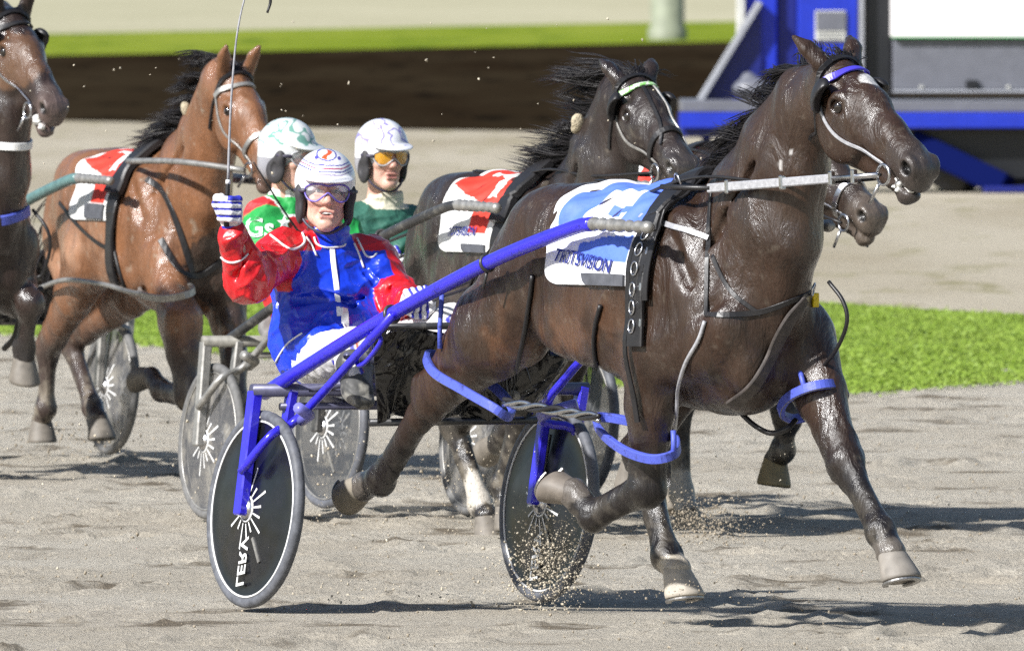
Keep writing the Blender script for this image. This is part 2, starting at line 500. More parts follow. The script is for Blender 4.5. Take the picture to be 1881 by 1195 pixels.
# the race track itself: raked sand with hoof prints and wheel ruts, really displaced
def race_track():
    y0, y1 = 50.0, 112.0
    ys = [y0]
    while ys[-1] < y1: ys.append(ys[-1]+(.07 if ys[-1] < 74 else .16))
    ys = np.array(ys); xs = np.arange(-5.2, 5.2, .045)
    X, Y = np.meshgrid(xs, ys)
    P = np.stack([X.ravel(), Y.ravel(), np.zeros(X.size)], 1)
    z = (vnoise(P*[1, .5, 1], 1.1, 11)-.5)*.02+(vnoise(P*[1, .6, 1], 3.2, 12)-.5)*.026+(vnoise(P*[1, .8, 1], 7, 13)-.5)*.026
    z += np.maximum(vnoise(P*[1, .8, 1], 12, 14)-.6, 0)*.06
    r = np.random.default_rng(5); z = z.reshape(X.shape)
    for _ in range(1100):                                  # hoof prints
        hx, hy = r.uniform(-5, 5), r.uniform(51, 110); ra = r.uniform(.07, .13)
        i0, i1 = np.searchsorted(ys, [hy-.5, hy+.5]); j0, j1 = np.searchsorted(xs, [hx-.5, hx+.5])
        d = np.hypot(X[i0:i1, j0:j1]-hx, (Y[i0:i1, j0:j1]-hy)/1.3)/ra
        z[i0:i1, j0:j1] += -.04*np.exp(-d**2)+.02*np.exp(-((d-1.5)/.5)**2)
    z -= .02
    V = np.stack([X.ravel(), Y.ravel(), z.ravel()], 1)
    n = len(xs); i = np.arange(len(ys)-1)[:, None]; j = np.arange(n-1)[None]
    a = (i*n+j).ravel(); F = np.stack([a, a+1, a+n+1, a+n], 1)
    keep = np.interp(V[:, 0], *EDGE)
    F = F[(V[F[:, 2], 1] < keep[F[:, 2]])]
    o = add('race_track', V, F, SAND); return tag(o, kind='structure')
EP = np.array([ground_pt(*p) for p in [(-600, 560), (220, 620), (900, 688), (1540, 714), (1881, 688), (2500, 658)]])
EDGE = (EP[:, 0], EP[:, 1]+.7)
# flat sand either side of the raked part, a little lower
tag(add('track_base', np.array([[-60, 30, -.012], [60, 30, -.012], [60, 103, -.012], [-60, 103, -.012]]), [(0, 1, 2, 3)], SAND), kind='structure')
race_track()

def grass_blades(seed=3, n=80000):
    r = np.random.default_rng(seed)
    lo = np.array([ground_pt(*p) for p in [(-600, 560), (220, 622), (900, 690), (1540, 716), (1881, 690), (2500, 660)]]); hi = np.array([ground_pt(*p) for p in [(-600, 468), (420, 487), (1540, 560), (1881, 580), (2500, 598)]])
    x = r.uniform(-4.2, 4.2, n); a = np.interp(x, lo[:, 0], lo[:, 1]); b = np.interp(x, hi[:, 0], hi[:, 1])
    t = r.random(n)**1.6; y = a-1.2+(b-a+1.2)*t+r.normal(size=n)*.5*(r.random(n) < .3)
    keep = vnoise(np.stack([x, y, 0*x], 1), 1.1, 7)+.5*r.random(n) > .25; x, y = x[keep], y[keep]; n = len(x)
    h = r.uniform(.008, .022, n); w = r.uniform(.006, .014, n); an = r.uniform(0, 3.14, n); lx, ly = r.normal(size=n)*.03, r.normal(size=n)*.03
    c, s = np.cos(an)*w, np.sin(an)*w; z = np.full(n, .008)
    V = np.stack([np.stack([x-c, y-s, z], 1), np.stack([x+c, y+s, z], 1), np.stack([x+c*.5+lx*.6, y+s*.5+ly*.6, z+h*.7], 1), np.stack([x+lx, y+ly, z+h], 1)], 1).reshape(-1, 3)
    F = np.arange(4*n).reshape(n, 4)
    g1 = r.random(n)[:, None]; col = np.array([.17, .27, .022])*(1-g1)+np.array([.24, .33, .045])*g1
    o = add('grass', V, F, material('grass_blades', attr=True, rough=.6), smooth=False, col=np.repeat(col, 4, 0)); tag(o, 'short mown grass of the verge', None, None, 'stuff')
grass_blades()
# ------------------------------------------------------------------ the big-screen trailer and the post beyond the track
def enamel(name, c, r=.4): return material(name, c, r, noise=.12, nscale=6, bump=.15, bscale=20, bdist=.003)
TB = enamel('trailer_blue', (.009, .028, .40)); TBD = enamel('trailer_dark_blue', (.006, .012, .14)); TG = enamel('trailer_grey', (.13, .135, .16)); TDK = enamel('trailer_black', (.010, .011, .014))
TSL = enamel('trailer_steel', (.30, .31, .34)); TCR = enamel('cream_paint', (.5, .5, .46))
def screen_material():
    m = bpy.data.materials.new('lit_screen'); m.use_nodes = True; N = m.node_tree.nodes; L = m.node_tree.links; B = N['Principled BSDF']
    tc = N.new('ShaderNodeTexCoord'); w = N.new('ShaderNodeTexWave'); w.bands_direction = 'Z'; w.inputs['Scale'].default_value = 9; L.new(tc.outputs['Object'], w.inputs['Vector'])
    n = N.new('ShaderNodeTexNoise'); n.inputs['Scale'].default_value = 1.3; L.new(tc.outputs['Object'], n.inputs['Vector'])
    r = N.new('ShaderNodeValToRGB'); r.color_ramp.elements[0].color = (1, .93, .86, 1); r.color_ramp.elements[1].color = (.95, .95, 1, 1); L.new(n.outputs[0], r.inputs[0])
    mr = N.new('ShaderNodeMapRange'); mr.inputs[3].default_value = .86; mr.inputs[4].default_value = 1.0; L.new(w.outputs[1], mr.inputs[0])
    x = N.new('ShaderNodeMix'); x.data_type = 'RGBA'; x.blend_type = 'MULTIPLY'; x.inputs[0].default_value = 1; L.new(r.outputs[0], x.inputs[6]); L.new(mr.outputs[0], x.inputs[7])
    B.inputs['Base Color'].default_value = (.02, .02, .02, 1); L.new(x.outputs[2], B.inputs['Emission Color']); B.inputs['Emission Strength'].default_value = .95
    return m
def trailer():
    Y = 172.0; k = FPX/Y
    X = lambda px: (px-940.5)/k
    Z = lambda py: CAMH-(py-HORIZ)/k
    fr = Frame(X(1640), Y, 0); ox = X(1640)
    root = bpy.data.objects.new('screen_trailer', None); COL.objects.link(root); root.location = (ox, Y, 0)
    tag(root, 'blue mobile big-screen trailer parked beyond the grass at the right', 'screen trailer')
    def bx(name, mat, x0, x1, y0, y1, d0, d1, mb=None, R=None):
        m = mb or MB(); m.box(((X(x0)+X(x1))/2-ox, (d0+d1)/2, (Z(y0)+Z(y1))/2), (X(x1)-X(x0), d1-d0, abs(Z(y0)-Z(y1))), R, .012)
        return m if mb else m.build(name, mat, root)
    bx('deck', TG, 1251, 2350, 184, 207, .06, 2.3)
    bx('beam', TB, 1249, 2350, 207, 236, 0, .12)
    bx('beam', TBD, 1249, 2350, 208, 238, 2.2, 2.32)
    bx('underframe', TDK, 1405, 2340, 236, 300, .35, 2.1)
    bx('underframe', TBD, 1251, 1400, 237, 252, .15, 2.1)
    bx('column', TB, 1467, 1578, -420, 184, .55, 1.4)
    bx('column', TB, 1392, 1430, -420, 184, .9, 1.3)
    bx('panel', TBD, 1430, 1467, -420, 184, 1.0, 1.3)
    bx('edge_strip', TSL, 1578, 1590, -420, 184, .57, .8)
    bx('housing', TDK, 1592, 1640, -420, 184, .7, 1.7)
    bx('edge_strip', TCR, 1355, 1372, -420, 75, 1.0, 1.2)
    bx('panel', TB, 1372, 1395, -420, 184, 1.1, 1.3)
    # gusset plate with a steel edge
    m = MB(); P = [(1293, 184), (1400, 184), (1400, 10)]
    q = [((X(a)-ox), Z(b)) for a, b in P]
    V = [(x, .85, z) for x, z in q]+[(x, 1.0, z) for x, z in q]
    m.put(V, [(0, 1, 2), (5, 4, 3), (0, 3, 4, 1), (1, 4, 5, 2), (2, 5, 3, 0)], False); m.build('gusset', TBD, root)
    m = MB(); a = np.array([X(1287)-ox, .82, Z(186)]); b = np.array([X(1398)-ox, .82, Z(4)])
    d = b-a; m.box((a+b)/2, (np.linalg.norm(d), .26, .07), basis(d, (0, 1, 0))[:, [0, 2, 1]], .008); m.build('gusset_edge', TSL, root)
    # notice on the column
    n = bx('notice', TCR, 1499, 1556, 20, 78, .52, .548)
    bx('notice_picture', TG, 1501, 1554, 22, 57, .512, .5195)
    for yy in (62, 68, 74): bx('notice_line', TG, 1503, 1550, yy-1, yy+1, .513, .5195)
    # screen and skirt
    scr = bx('screen_skirt', TG, 1642, 2330, 71, 166, .5, 1.5)
    s = bx('screen', screen_material(), 1638, 2330, -700, 68, .42, .7)
    bx('screen_border', material('green_trim', (.02, .30, .06), .5), 1640, 2330, 68, 71, .41, .7)
    bx('sill', TSL, 1642, 2330, 166, 172, .4, 1.4)
    for px in (1695, 1780, 1855):
        bx('fixing', TCR, px-4, px+4, 158, 164, .46, .5)
    bx('cable_reel', TDK, 1776, 1800, 148, 164, .45, .49)
    # outrigger leg and landing jacks, wheels
    m = MB(); a = np.array([X(1680)-ox, .34, Z(262)]); b = np.array([X(1850)-ox, .02, Z(344)]); d = b-a
    m.box((a+b)/2, (np.linalg.norm(d), .35, .26), basis(d, (0, 1, 0))[:, [0, 2, 1]], .02); m.build('outrigger', material('matt_dark_blue', (.0025, .006, .06), .9, spec=.05), root)
    m = MB(); m.box((X(1850)-ox, .02, .04), (.5, .5, .08), None, .02); m.build('outrigger_foot', TBD, root)
    m = MB()
    m.box((X(1960)-ox, 1.2, .5), (X(2300)-X(1700), 1.8, .75), None, .03); m.build('chassis', TDK, root)
    for px in (1760, 1880, 2000, 2120):
        w = MB(); w.lathe((X(px)-ox, .35, .42), (0, 1, 0), [(.05, -.02), (.22, 0), (.40, -.02), (.42, .06), (.42, .24), (.38, .3), (.1, .3)], 28); w.build('wheel', TDK, root)
    m = MB(); m.tube([(X(1300)-ox, 1.2, Z(236)), (X(1300)-ox, 1.2, 0.02)], .05); m.box((X(1300)-ox, 1.2, .03), (.35, .35, .05)); m.build('jack', TBD, root)
    # a bag and tools left on the deck end
    S = SDF((-.5, -.3, -.2), (.5, .3, .4), .02)
    S.ell((0, 0, .08), (.22, .16, .12)); S.ell((.16, 0, .05), (.12, .12, .09)); S.ell((-.05, 0, .2), (.07, .05, .06), k=.06)
    V, F = S.mesh(); o = add('bag', V, F, TG); o.location = (X(1385), Y+.45, Z(183)+.03); tag(o, 'grey bag lying on the left end of the trailer deck', 'bag')
trailer()
def far_post():
    p = ground_pt(1226, 74); k = FPX/p[1]; w = 62/k
    m = MB()
    n = 14; t = np.linspace(0, 2*np.pi, n, endpoint=False)
    m.lathe((0, 0, 0), (0, 0, 1), [(w*.58, 0), (w*.58, .4), (w*.5, .45), (w*.47, 14), (w*.40, 30), (0.01, 30)], 24)
    o = m.build('light_pole', material('pole_grey', (.22, .24, .17), .6, noise=.2, nscale=2)); o.location = p
    tag(o, 'thick grey-green pole standing behind the dark field', 'pole')
far_post()
# ------------------------------------------------------------------ horses
def vnormals(V, F):
    Nn = np.zeros_like(V); fn = np.cross(V[F[:, 1]]-V[F[:, 0]], V[F[:, 2]]-V[F[:, 0]])
    for k_ in range(4): np.add.at(Nn, F[:, k_], fn)
    return Nn/(np.linalg.norm(Nn, axis=1)[:, None]+1e-12)
def folds(V, F, amp=.010, seed=70):
    """soft cloth folds: ridged noise running in a few directions"""
    N = vnormals(V, F); W = V+.06*np.stack([vnoise(V, 6, seed), vnoise(V, 6, seed+1), vnoise(V, 6, seed+2)], 1); d = np.zeros(len(V))
    for i, (a, sc_, st) in enumerate(((.7, 13, .28), (-.5, 17, .30), (1.3, 24, .4))):
        c, s = math.cos(a), math.sin(a); Q = np.stack([W[:, 0]*1.0, W[:, 1]*c-W[:, 2]*s, (W[:, 1]*s+W[:, 2]*c)*st], 1)
        r = 1-np.abs(2*vnoise(Q, sc_, seed+5+i)-1)
        d += (r**3-.35)*(1.0, .8, .45)[i]
    return V+N*(amp*d)[:, None]
def leg_rad(kind):
    if kind == 'fore': return [(.095, .15), (.078, .105), (.060, .070), (.058, .066), (.037, .050), (.047, .056), (.043, .048), (.051, .055)]
    return [(.12, .18), (.086, .130), (.060, .086), (.052, .078), (.039, .052), (.050, .058), (.043, .048), (.051, .056)]
def add_leg(S, kind, J, sc):
    """J fore: elbow, knee, fetlock, coronet; hind: stifle, hock, fetlock, coronet"""
    a, b, c, d = [np.asarray(p, float) for p in J]
    R = [(r[0]*sc, r[1]*sc) for r in leg_rad(kind)]
    m1 = a+(b-a)*.42; m2 = a+(b-a)*.84
    S.seg(a, m1, R[0], R[1], k=.05); S.seg(m1, m2, R[1], R[2], k=.03)
    S.seg(m2, b, R[2], R[3], k=.03)
    n1 = b+(c-b)*.22; n2 = b+(c-b)*.86
    S.seg(b, n1, R[3], (R[4][0]*1.12, R[4][1]*1.15), k=.02)
    S.seg(n1, n2, (R[4][0]*1.1, R[4][1]*1.1), R[4], k=.02)
    S.seg(n2, c, R[4], R[5], k=.02)
    S.seg(c, c+(d-c)*.55, R[5], R[6], k=.02); S.seg(c+(d-c)*.55, d, R[6], R[7], k=.015)
    ax = (b-a)/np.linalg.norm(b-a); cx = (c-b)/np.linalg.norm(c-b)
    back = cx-ax*cx.dot(ax)
    if np.linalg.norm(back) < .05: back = np.array([-.3, 0, 0]) if kind == 'fore' else np.array([.3, 0, 0])
    if kind == 'fore':
        S.ell(b+ax*.0, np.array([.066, .062, .072])*sc, k=.03)
        # flexor tendon at the back of the cannon, groove in front of it
        bk = np.cross(np.array([0, 1, 0]), cx); bk = bk*np.sign(-bk[0] if abs(bk[0]) > .3 else -1)
        S.seg(b+cx*.07*sc+bk*.042*sc, c+bk*.036*sc-cx*.02, .017*sc, .02*sc, k=.012)
        S.ell(a+(b-a)*.18+np.array([.015, 0, 0]), np.array([.07, .07, .12])*sc, k=.05)
    else:
        hp = b-cx*.055*sc                      # point of the hock
        bk = -(ax+(-cx))/2; bk = ax-cx; bk /= np.linalg.norm(bk)+1e-9
        S.seg(b+bk*.05*sc, b-cx*.03*sc+bk*.068*sc, .034*sc, .028*sc, k=.03)
        S.seg(b+bk*.07*sc-cx*.03*sc, a+(b-a)*.45+bk*.05*sc, .018*sc, .03*sc, k=.03)   # achilles tendon
        S.ell(b, np.array([.062, .060, .075])*sc, k=.03)
    S.ell(c-cx*.0+(-(d-c)/np.linalg.norm(d-c)+cx)*.0, np.array([.052, .052, .054])*sc, k=.02)
def hoof_mesh(cor, down, front, sc, col=(.30, .26, .21)):
    """coronet centre, axis to the sole, toe direction"""
    z = -np.asarray(down, float); z /= np.linalg.norm(z)
    x = np.asarray(front, float); x = x-z*x.dot(z); x /= np.linalg.norm(x); y = np.cross(z, x)
    R = np.stack([x, y, z], 1); n = 40
    t = np.linspace(0, 2*np.pi, n, endpoint=False)
    rings = []
    for h, fx, bx, w, off in [(.012, .040, .036, .040, -.002), (0, .043, .038, .043, 0), (-.012, .046, .040, .046, .004), (-.020, .0485, .0415, .0485, .0065), (-.027, .0495, .042, .0492, .009), (-.038, .053, .0445, .0535, .0125), (-.05, .0555, .046, .0555, .017), (-.060, .058, .0475, .058, .020), (-.078, .062, .05, .062, .026), (-.088, .063, .05, .062, .029), (-.092, .060, .047, .058, .029)]:
        rx = np.where(np.cos(t) > 0, fx, bx)
        rings.append(np.stack([np.cos(t)*rx+off, np.sin(t)*w, np.full(n, h)], 1))
    V = np.concatenate(rings+[np.array([[.015, 0, -.082]])])*sc*1.16
    m = len(rings)
    F = [(i*n+j, i*n+(j+1) % n, (i+1)*n+(j+1) % n, (i+1)*n+j) for i in range(m-1) for j in range(n)]
    F = [f[::-1] for f in F]
    F += [((m-1)*n+(j+1) % n, (m-1)*n+j, m*n) for j in range(n)]
    return V@R.T+np.asarray(cor), F

def head_at_eye(fr, px, py, y, yaw, pitch, sc):
    H = Head((0, 0, 0), yaw, pitch, sc); e = H.p(.168, -.094, -.048)
    return Head(fr.U(px, py, y)-e, yaw, pitch, sc)
class Head:
    def __init__(s, poll, yaw, pitch, sc=1.0, roll=0.0):
        """yaw turns left, pitch nods down (degrees)"""
        y, p, r = map(math.radians, (yaw, pitch, roll))
        x = np.array([math.cos(p)*math.cos(y), math.cos(p)*math.sin(y), -math.sin(p)])
        l = np.array([-math.sin(y), math.cos(y), 0]); u = np.cross(x, l)
        l, u = l*math.cos(r)+u*math.sin(r), u*math.cos(r)-l*math.sin(r)
        s.R = np.stack([x, l, u], 1); s.o = np.asarray(poll, float); s.sc = sc
    def p(s, *q): return s.o+s.R@(np.array(q, float)*s.sc)
    def inv(s, P): return (P-s.o)@s.R/s.sc
def sculpt_head(S, H, mouth=0.0):
    sc = H.sc; R = H.R; side = R[:, 1]
    def ell(c, r, k=.03, sub=False, rot=None):
        RR = R if rot is None else R@rot
        S.ell(H.p(*c), np.array(r)*sc, RR, k, sub)
    def seg(a, b, ra, rb, k=.03, sub=False):
        S.seg(H.p(*a), H.p(*b), np.array(ra)*sc, np.array(rb)*sc, side, k, sub)
    seg((-.01, 0, -.06), (.13, 0, -.06), (.078, .095), (.09, .112))
    seg((.13, 0, -.06), (.22, 0, -.062), (.09, .112), (.084, .112))
    seg((.22, 0, -.062), (.36, 0, -.062), (.084, .112), (.060, .088))
    seg((.36, 0, -.062), (.49, 0, -.060), (.060, .088), (.056, .070))
    seg((.49, 0, -.060), (.548, 0, -.068), (.058, .070), (.060, .064))
    ell((.566, 0, -.068), (.042, .056, .056), .03)
    ell((.580, 0, -.105), (.032, .044, .030), .02)           # upper lip
    for g in (-1, 1):
        ell((.185, g*.055, -.135), (.125, .038, .105), .03)   # cheek
        ell((.155, g*.083, -.018), (.045, .02, .03), .02)    # brow
        ell((.20, g*.072, -.05), (.05, .016, .03), .02)
        seg((.20, g*.078, -.075), (.37, g*.05, -.075), (.012, .016), (.008, .012), .025)   # facial crest
        seg((.34, g*.03, -.015), (.50, g*.038, -.03), (.012, .015), (.014, .014), .03)
        ell((.168, g*.096, -.047), (.031, .026, .023), .010, True)   # eye socket
        ell((.558, g*.052, -.040), (.042, .02, .034), .02)     # nostril flare
        ell((.564, g*.060, -.046), (.030, .036, .021), .008, True)
        ell((.10, g*.075, .01), (.045, .02, .03), .02, True)  # temple hollow
        # ears, laid half back
        a = np.array([-.015, g*.064, .012]); b = np.array([-.075, g*.098, .038]); c = np.array([-.150, g*.125, .050])
        if getattr(H, 'pricked', False): b = np.array([-.050, g*.080, .105]); c = np.array([-.055, g*.095, .205])
        seg(a, b, (.036, .030), (.034, .024), .02); seg(b, c, (.034, .024), (.005, .005), .01)
        seg(*((a+(.028, g*.004, .03), b+(.03, g*.004, .03)) if getattr(H, 'pricked', False) else (a+(.012, g*.012, .045), b+(.012, g*.016, .035))), (.017, .014), (.012, .010), .012, True)
    for g in (-1, 1):
        for i in range(14):
            t0, t1 = 2*math.pi*i/14, 2*math.pi*(i+1)/14
            e = lambda t: (.168+.035*math.cos(t), g*(.094+.003*math.cos(2*t)-.010*math.cos(t)), -.046+.028*math.sin(t))
            seg(e(t0), e(t1), (.0065, .0065), (.0065, .0065), .008)
        seg((.26, g*.078, -.10), (.40, g*.056, -.08), (.005, .005), (.004, .004), .012); seg((.33, g*.068, -.09), (.43, g*.056, -.11), (.004, .004), (.004, .004), .012)
        seg((.545, g*.055, -.010), (.590, g*.05, -.05), (.010, .010), (.010, .010), .015)
    lo = mouth
    seg((.23, 0, -.20), (.36, 0, -.165-lo*.3), (.040, .040), (.032, .036))
    seg((.36, 0, -.165-lo*.3), (.53, 0, -.138-lo), (.032, .036), (.036, .028), .02)
    ell((.560, 0, -.138-lo), (.038, .040, .028), .02)
    ell((.548, 0, -.165-lo), (.026, .030, .02), .02)
    # mouth slit
    seg((.50, 0, -.122-lo*.25), (.67, 0, -.122-lo*.5), (.09, .003), (.09, .004+lo*.40), .008, True)

def build_horse(name, fr, spec, mats, label, group):
    sc = spec.get('sc', 1.0); h = spec['h']
    J = spec['legs']; H = spec['head']
    pts = np.concatenate([np.array([p for q in J for p in q[1]]), [H.o, H.p(.65, 0, 0), H.p(0, 0, .25)], [[-1.35, -.4, .7], [.65, .4, 1.65]]])
    lo = pts.min(0)-.16; hi = pts.max(0)+.16
    S = SDF(lo, hi, h)
    t = lambda *p: np.array(p)*sc
    body = [(-1.06, 1.27, .15, .17), (-.90, 1.285, .23, .245), (-.68, 1.265, .275, .285), (-.42, 1.225, .285, .30), (-.18, 1.185, .29, .345), (.02, 1.165, .265, .375), (.2, 1.14, .235, .355), (.36, 1.13, .17, .27)]
    for a, b in zip(body[:-1], body[1:]):
        S.seg(t(a[0], 0, a[1]), t(b[0], 0, b[1]), (a[2]*sc, a[3]*sc), (b[2]*sc, b[3]*sc), k=.06)
    S.seg(t(.10, 0, 1.50), t(-.22, 0, 1.475), .06*sc, .07*sc, k=.08)         # withers
    S.seg(t(-.15, 0, .93), t(.3, 0, .86), (.10*sc, .10*sc), (.13*sc, .10*sc), k=.10)   # brisket
    for g in (-1, 1):
        Rb = basis((.30, 0, -.95), (0, g, 0))
        S.ell(t(.21, g*.17, 1.20), t(.30, .085, .12), basis((.36, 0, -.93), (0, 1, 0))[:, [0, 2, 1]]*1.0, k=.045)    # shoulder blade
        S.ell(t(.07, g*.205, 1.00), t(.17, .075, .13), basis((.8, 0, -.45), (0, 1, 0))[:, [0, 2, 1]], k=.035)       # triceps
        S.ell(t(.40, g*.15, 1.07), t(.09, .085, .13), k=.05)                                                         # point of shoulder
        S.ell(t(.42, g*.085, .97), t(.085, .085, .15), k=.03)                                                        # pectoral
        S.ell(t(-.20, g*.22, 1.13), t(.34, .07, .24), k=.08)                                                         # ribs
        S.ell(t(-.76, g*.13, 1.40), t(.28, .14, .15), k=.05)                                                         # gluteal
        S.ell(t(-.57, g*.20, 1.42), t(.07, .05, .06), k=.06)                                                         # hip point
        S.ell(t(-1.0, g*.145, 1.16), t(.15, .115, .26), basis((1, 0, .15), (0, 0, 1)), k=.05)                        # hamstrings
        S.ell(t(-.60, g*.20, 1.12), t(.12, .07, .16), k=.06)
        S.seg(t(-.45, g*.20, .98), t(-.70, g*.19, 1.05), .05*sc, .06*sc, k=.10)                                      # flank fold
        S.seg(t(.44, g*.03, .90), t(.40, g*.045, 1.10), .03*sc, .03*sc, k=.03)
    S.seg(t(.515, 0, 1.12), t(.52, 0, .90), .018*sc, .02*sc, k=.03, sub=True)                                        # breast groove
    for g in (-1, 1):
        Gv = lambda a, b, r0, r1, k=.035: S.seg(t(a[0], g*a[1], a[2]), t(b[0], g*b[1], b[2]), r0*sc*1.3, r1*sc*1.3, k=k*sc, sub=True)
        Gv((.44, .20, 1.18), (.18, .275, .98), .016, .014); Gv((.02, .33, 1.22), (-.06, .33, .92), .018, .02, .05)
        Gv((.10, .245, 1.46), (.28, .235, 1.22), .012, .014); Gv((-.62, .33, 1.30), (-.74, .33, 1.02), .022, .026, .06)
        Gv((-.92, .30, 1.38), (-.86, .315, 1.08), .014, .016, .05); Gv((-1.03, .275, 1.36), (-1.0, .285, 1.06), .012, .014, .04)
        Gv((-.52, .30, 1.36), (-.44, .34, 1.24), .02, .02, .06); Gv((.20, .295, 1.30), (.12, .30, 1.06), .010, .012, .04)
    for kind, j in J:
        j = [np.asarray(p, float) for p in j]
        g = 1 if j[0][1] > 0 else -1
        if kind == 'fore':
            S.seg(t(.30, g*.15, 1.02), j[0], (.10*sc, .14*sc), (.088*sc, .12*sc), k=.05)
        else:
            S.seg(t(-.83, g*.13, 1.27), j[0], (.13*sc, .22*sc), (.12*sc, .165*sc), k=.06)
            S.seg(t(-1.05, g*.14, 1.12), j[0]+(j[1]-j[0])*.45+np.array([-.05, 0, 0]), (.09*sc, .12*sc), (.05*sc, .07*sc), k=.06)
        add_leg(S, kind, j, sc)
    N = [np.asarray(p, float) for p in spec['neck']]                     # base .. poll
    rad = [(.175, .33), (.148, .295), (.120, .215), (.098, .155)]
    N.append(H.p(.03, 0, -.06)); rad.append((.08, .11))
    nr = spec.get('neckr', 1.0)
    S.chain(N, [(a*sc*nr, b*sc*nr) for a, b in rad], k=.05)
    S.seg(N[0]+np.array([.16, 0, -.02])*sc, N[2]+np.array([.11, 0, -.06])*sc, .055*sc, .045*sc, k=.08)    # windpipe
    for g in (-1, 1):
        S.seg(N[0]+np.array([.12, g*.11, -.08])*sc, N[2]+np.array([.06, g*.06, -.05])*sc, .05*sc, .035*sc, k=.04)   # neck muscle
        S.seg(N[0]+np.array([.16, g*.10, -.02])*sc, N[2]+np.array([.10, g*.055, -.05])*sc, .022*sc, .018*sc, k=.035, sub=True)
        S.seg(N[0]+np.array([.02, g*.16, .10])*sc, N[2]+np.array([.0, g*.10, -.02])*sc, .014*sc, .012*sc, k=.04, sub=True)
    sculpt_head(S, H, spec.get('mouth', .02))
    S.blur(1)
    V, F = S.mesh()
    if h < .012:                                   # veins and skin ripples pushed out of the finished skin
        Nn = np.zeros_like(V); a_ = V[F[:, 1]]-V[F[:, 0]]; b_ = V[F[:, 2]]-V[F[:, 0]]; fn = np.cross(a_, b_)
        for k_ in range(4): np.add.at(Nn, F[:, k_], fn)
        Nn /= np.linalg.norm(Nn, axis=1)[:, None]+1e-12
        W = V+.05*np.stack([vnoise(V, 5, 51), vnoise(V, 5, 52), vnoise(V, 5, 53)], 1)
        ve = np.abs(vnoise(W*[1, 1, .8], 8, 54)-.5); V = V+Nn*(.004*np.exp(-(ve/.035)**2)*sstep(.45, .6, vnoise(V, 3, 55)))[:, None]
        V = V+Nn*((vnoise(V*[1, 1, .5], 18, 56)-.5)*.004)[:, None]
    # coat colours
    base = np.array(spec['coat']); dark = np.array(spec['points']); light = np.array(spec['light'])
    n1 = vnoise(V, 6, 1); n2 = vnoise(V, 22, 2); n3 = vnoise(V, 60, 3)
    C = base[None]*(0.62+.38*n1+.38*vnoise(V*[1, 1, .35], 26, 61))[:, None]
    li = sstep(.0, .25, .25-np.abs(V[:, 2]/sc-1.02))*sstep(.1, -.2, V[:, 0]/sc-.0)*sstep(.35, .7, n1*.6+n2*.4)
    C = C+(light-base)[None]*(li*.6)[:, None]
    lowz = sstep(.80*sc, .52*sc, V[:, 2]+.08*(n2-.5))
    C = C*(1-lowz[:, None])+dark[None]*lowz[:, None]
    # head colouring
    q = H.inv(V); onhead = (q[:, 0] > -.1) & (np.abs(q[:, 1]) < .16) & (q[:, 2] > -.3) & (q[:, 2] < .25) & (q[:, 0] < .7)
    mz = sstep(.42, .56, q[:, 0]+.05*(n2-.5))*onhead
    C = C*(1-.75*mz[:, None])+np.array(spec.get('muzzle', [.05, .042, .038]))[None]*(.75*mz)[:, None]
    fl = onhead*sstep(.027, .020, np.hypot((q[:, 0]-.564)/1.35, q[:, 2]+.046))*(np.abs(q[:, 1]) > .015)
    C = C*(1-.92*fl[:, None])
    if spec.get('star') is not None:
        cx, cy, rr = spec['star']
        st = onhead*sstep(.004, -.004, np.hypot((q[:, 0]-cx)/1.1, q[:, 1]-cy-.012*np.sin(q[:, 0]*70))-rr-.008*(n3-.5))*(q[:, 2] > -.06)
        C = C*(1-st[:, None])+np.array([.62, .6, .58])[None]*st[:, None]
    dust = np.array([.30, .26, .20])
    dl = spec.get('dust', .25)*sstep(.62*sc, .15*sc, V[:, 2])*sstep(.40, .72, n2*.6+n3*.4)
    dl = np.maximum(dl, spec.get('splash', .12)*sstep(.70, .86, n3*.55+n2*.45))
    C = C*(1-dl[:, None])+dust[None]*dl[:, None]
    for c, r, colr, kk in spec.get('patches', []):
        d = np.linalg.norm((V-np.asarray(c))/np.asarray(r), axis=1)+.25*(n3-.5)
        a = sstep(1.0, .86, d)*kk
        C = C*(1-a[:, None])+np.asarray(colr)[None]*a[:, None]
    horse = add(name, V, F, mats['coat'], fr=fr, col=np.clip(C, 0, 1))
    tag(horse, label, 'horse', group)
    bvh = BVHTree.FromPolygons([tuple(v) for v in V.tolist()], F.tolist())
    # hooves
    for i, (kind, j) in enumerate(J):
        dn, frn = spec['hoof'][i]
        v, f = hoof_mesh(j[3], dn, frn, sc)
        ringz = (v-np.asarray(j[3]))@(np.asarray(dn, float)/np.linalg.norm(dn)); c = np.tile(np.array(spec.get('hoofcol', [(.17, .15, .125)]*4)[i]), (len(v), 1))*((.62+.5*vnoise(v, 40, 5)+.25*vnoise(v, 90, 6))*np.where(ringz < -.004, .45, 1.0))[:, None]
        ho = add('hoof', v, f, mats['hoof'], horse, col=c)
        if h < .01:
            z = np.asarray(dn, float)/np.linalg.norm(dn); x = np.asarray(frn, float); x = x-z*x.dot(z); x /= np.linalg.norm(x); y = np.cross(z, x); cc = np.asarray(j[3])+(z*.094+x*.028)*1.16*sc
            P = [cc+(x*math.cos(a)*.052+y*math.sin(a)*.050)*1.16*sc for a in np.linspace(-2.5, 2.5, 26)]
            mb = MB(); mb.band(P, [z]*26, .020*sc, .008*sc); mb.build('horseshoe', mats['shoe'], ho)
    # eyes
    for g in (-1, 1):
        m = MB()
        cc = H.p(.168, g*.079, -.047); th = np.linspace(0, np.pi, 11)
        m.lathe(cc, H.R[:, 1]*g, [(max(.027*sc*math.sin(a), 1e-5), -.027*sc*math.cos(a)) for a in th], 18)
        m.build('eye', mats['eye'], horse)
    return horse, bvh, S

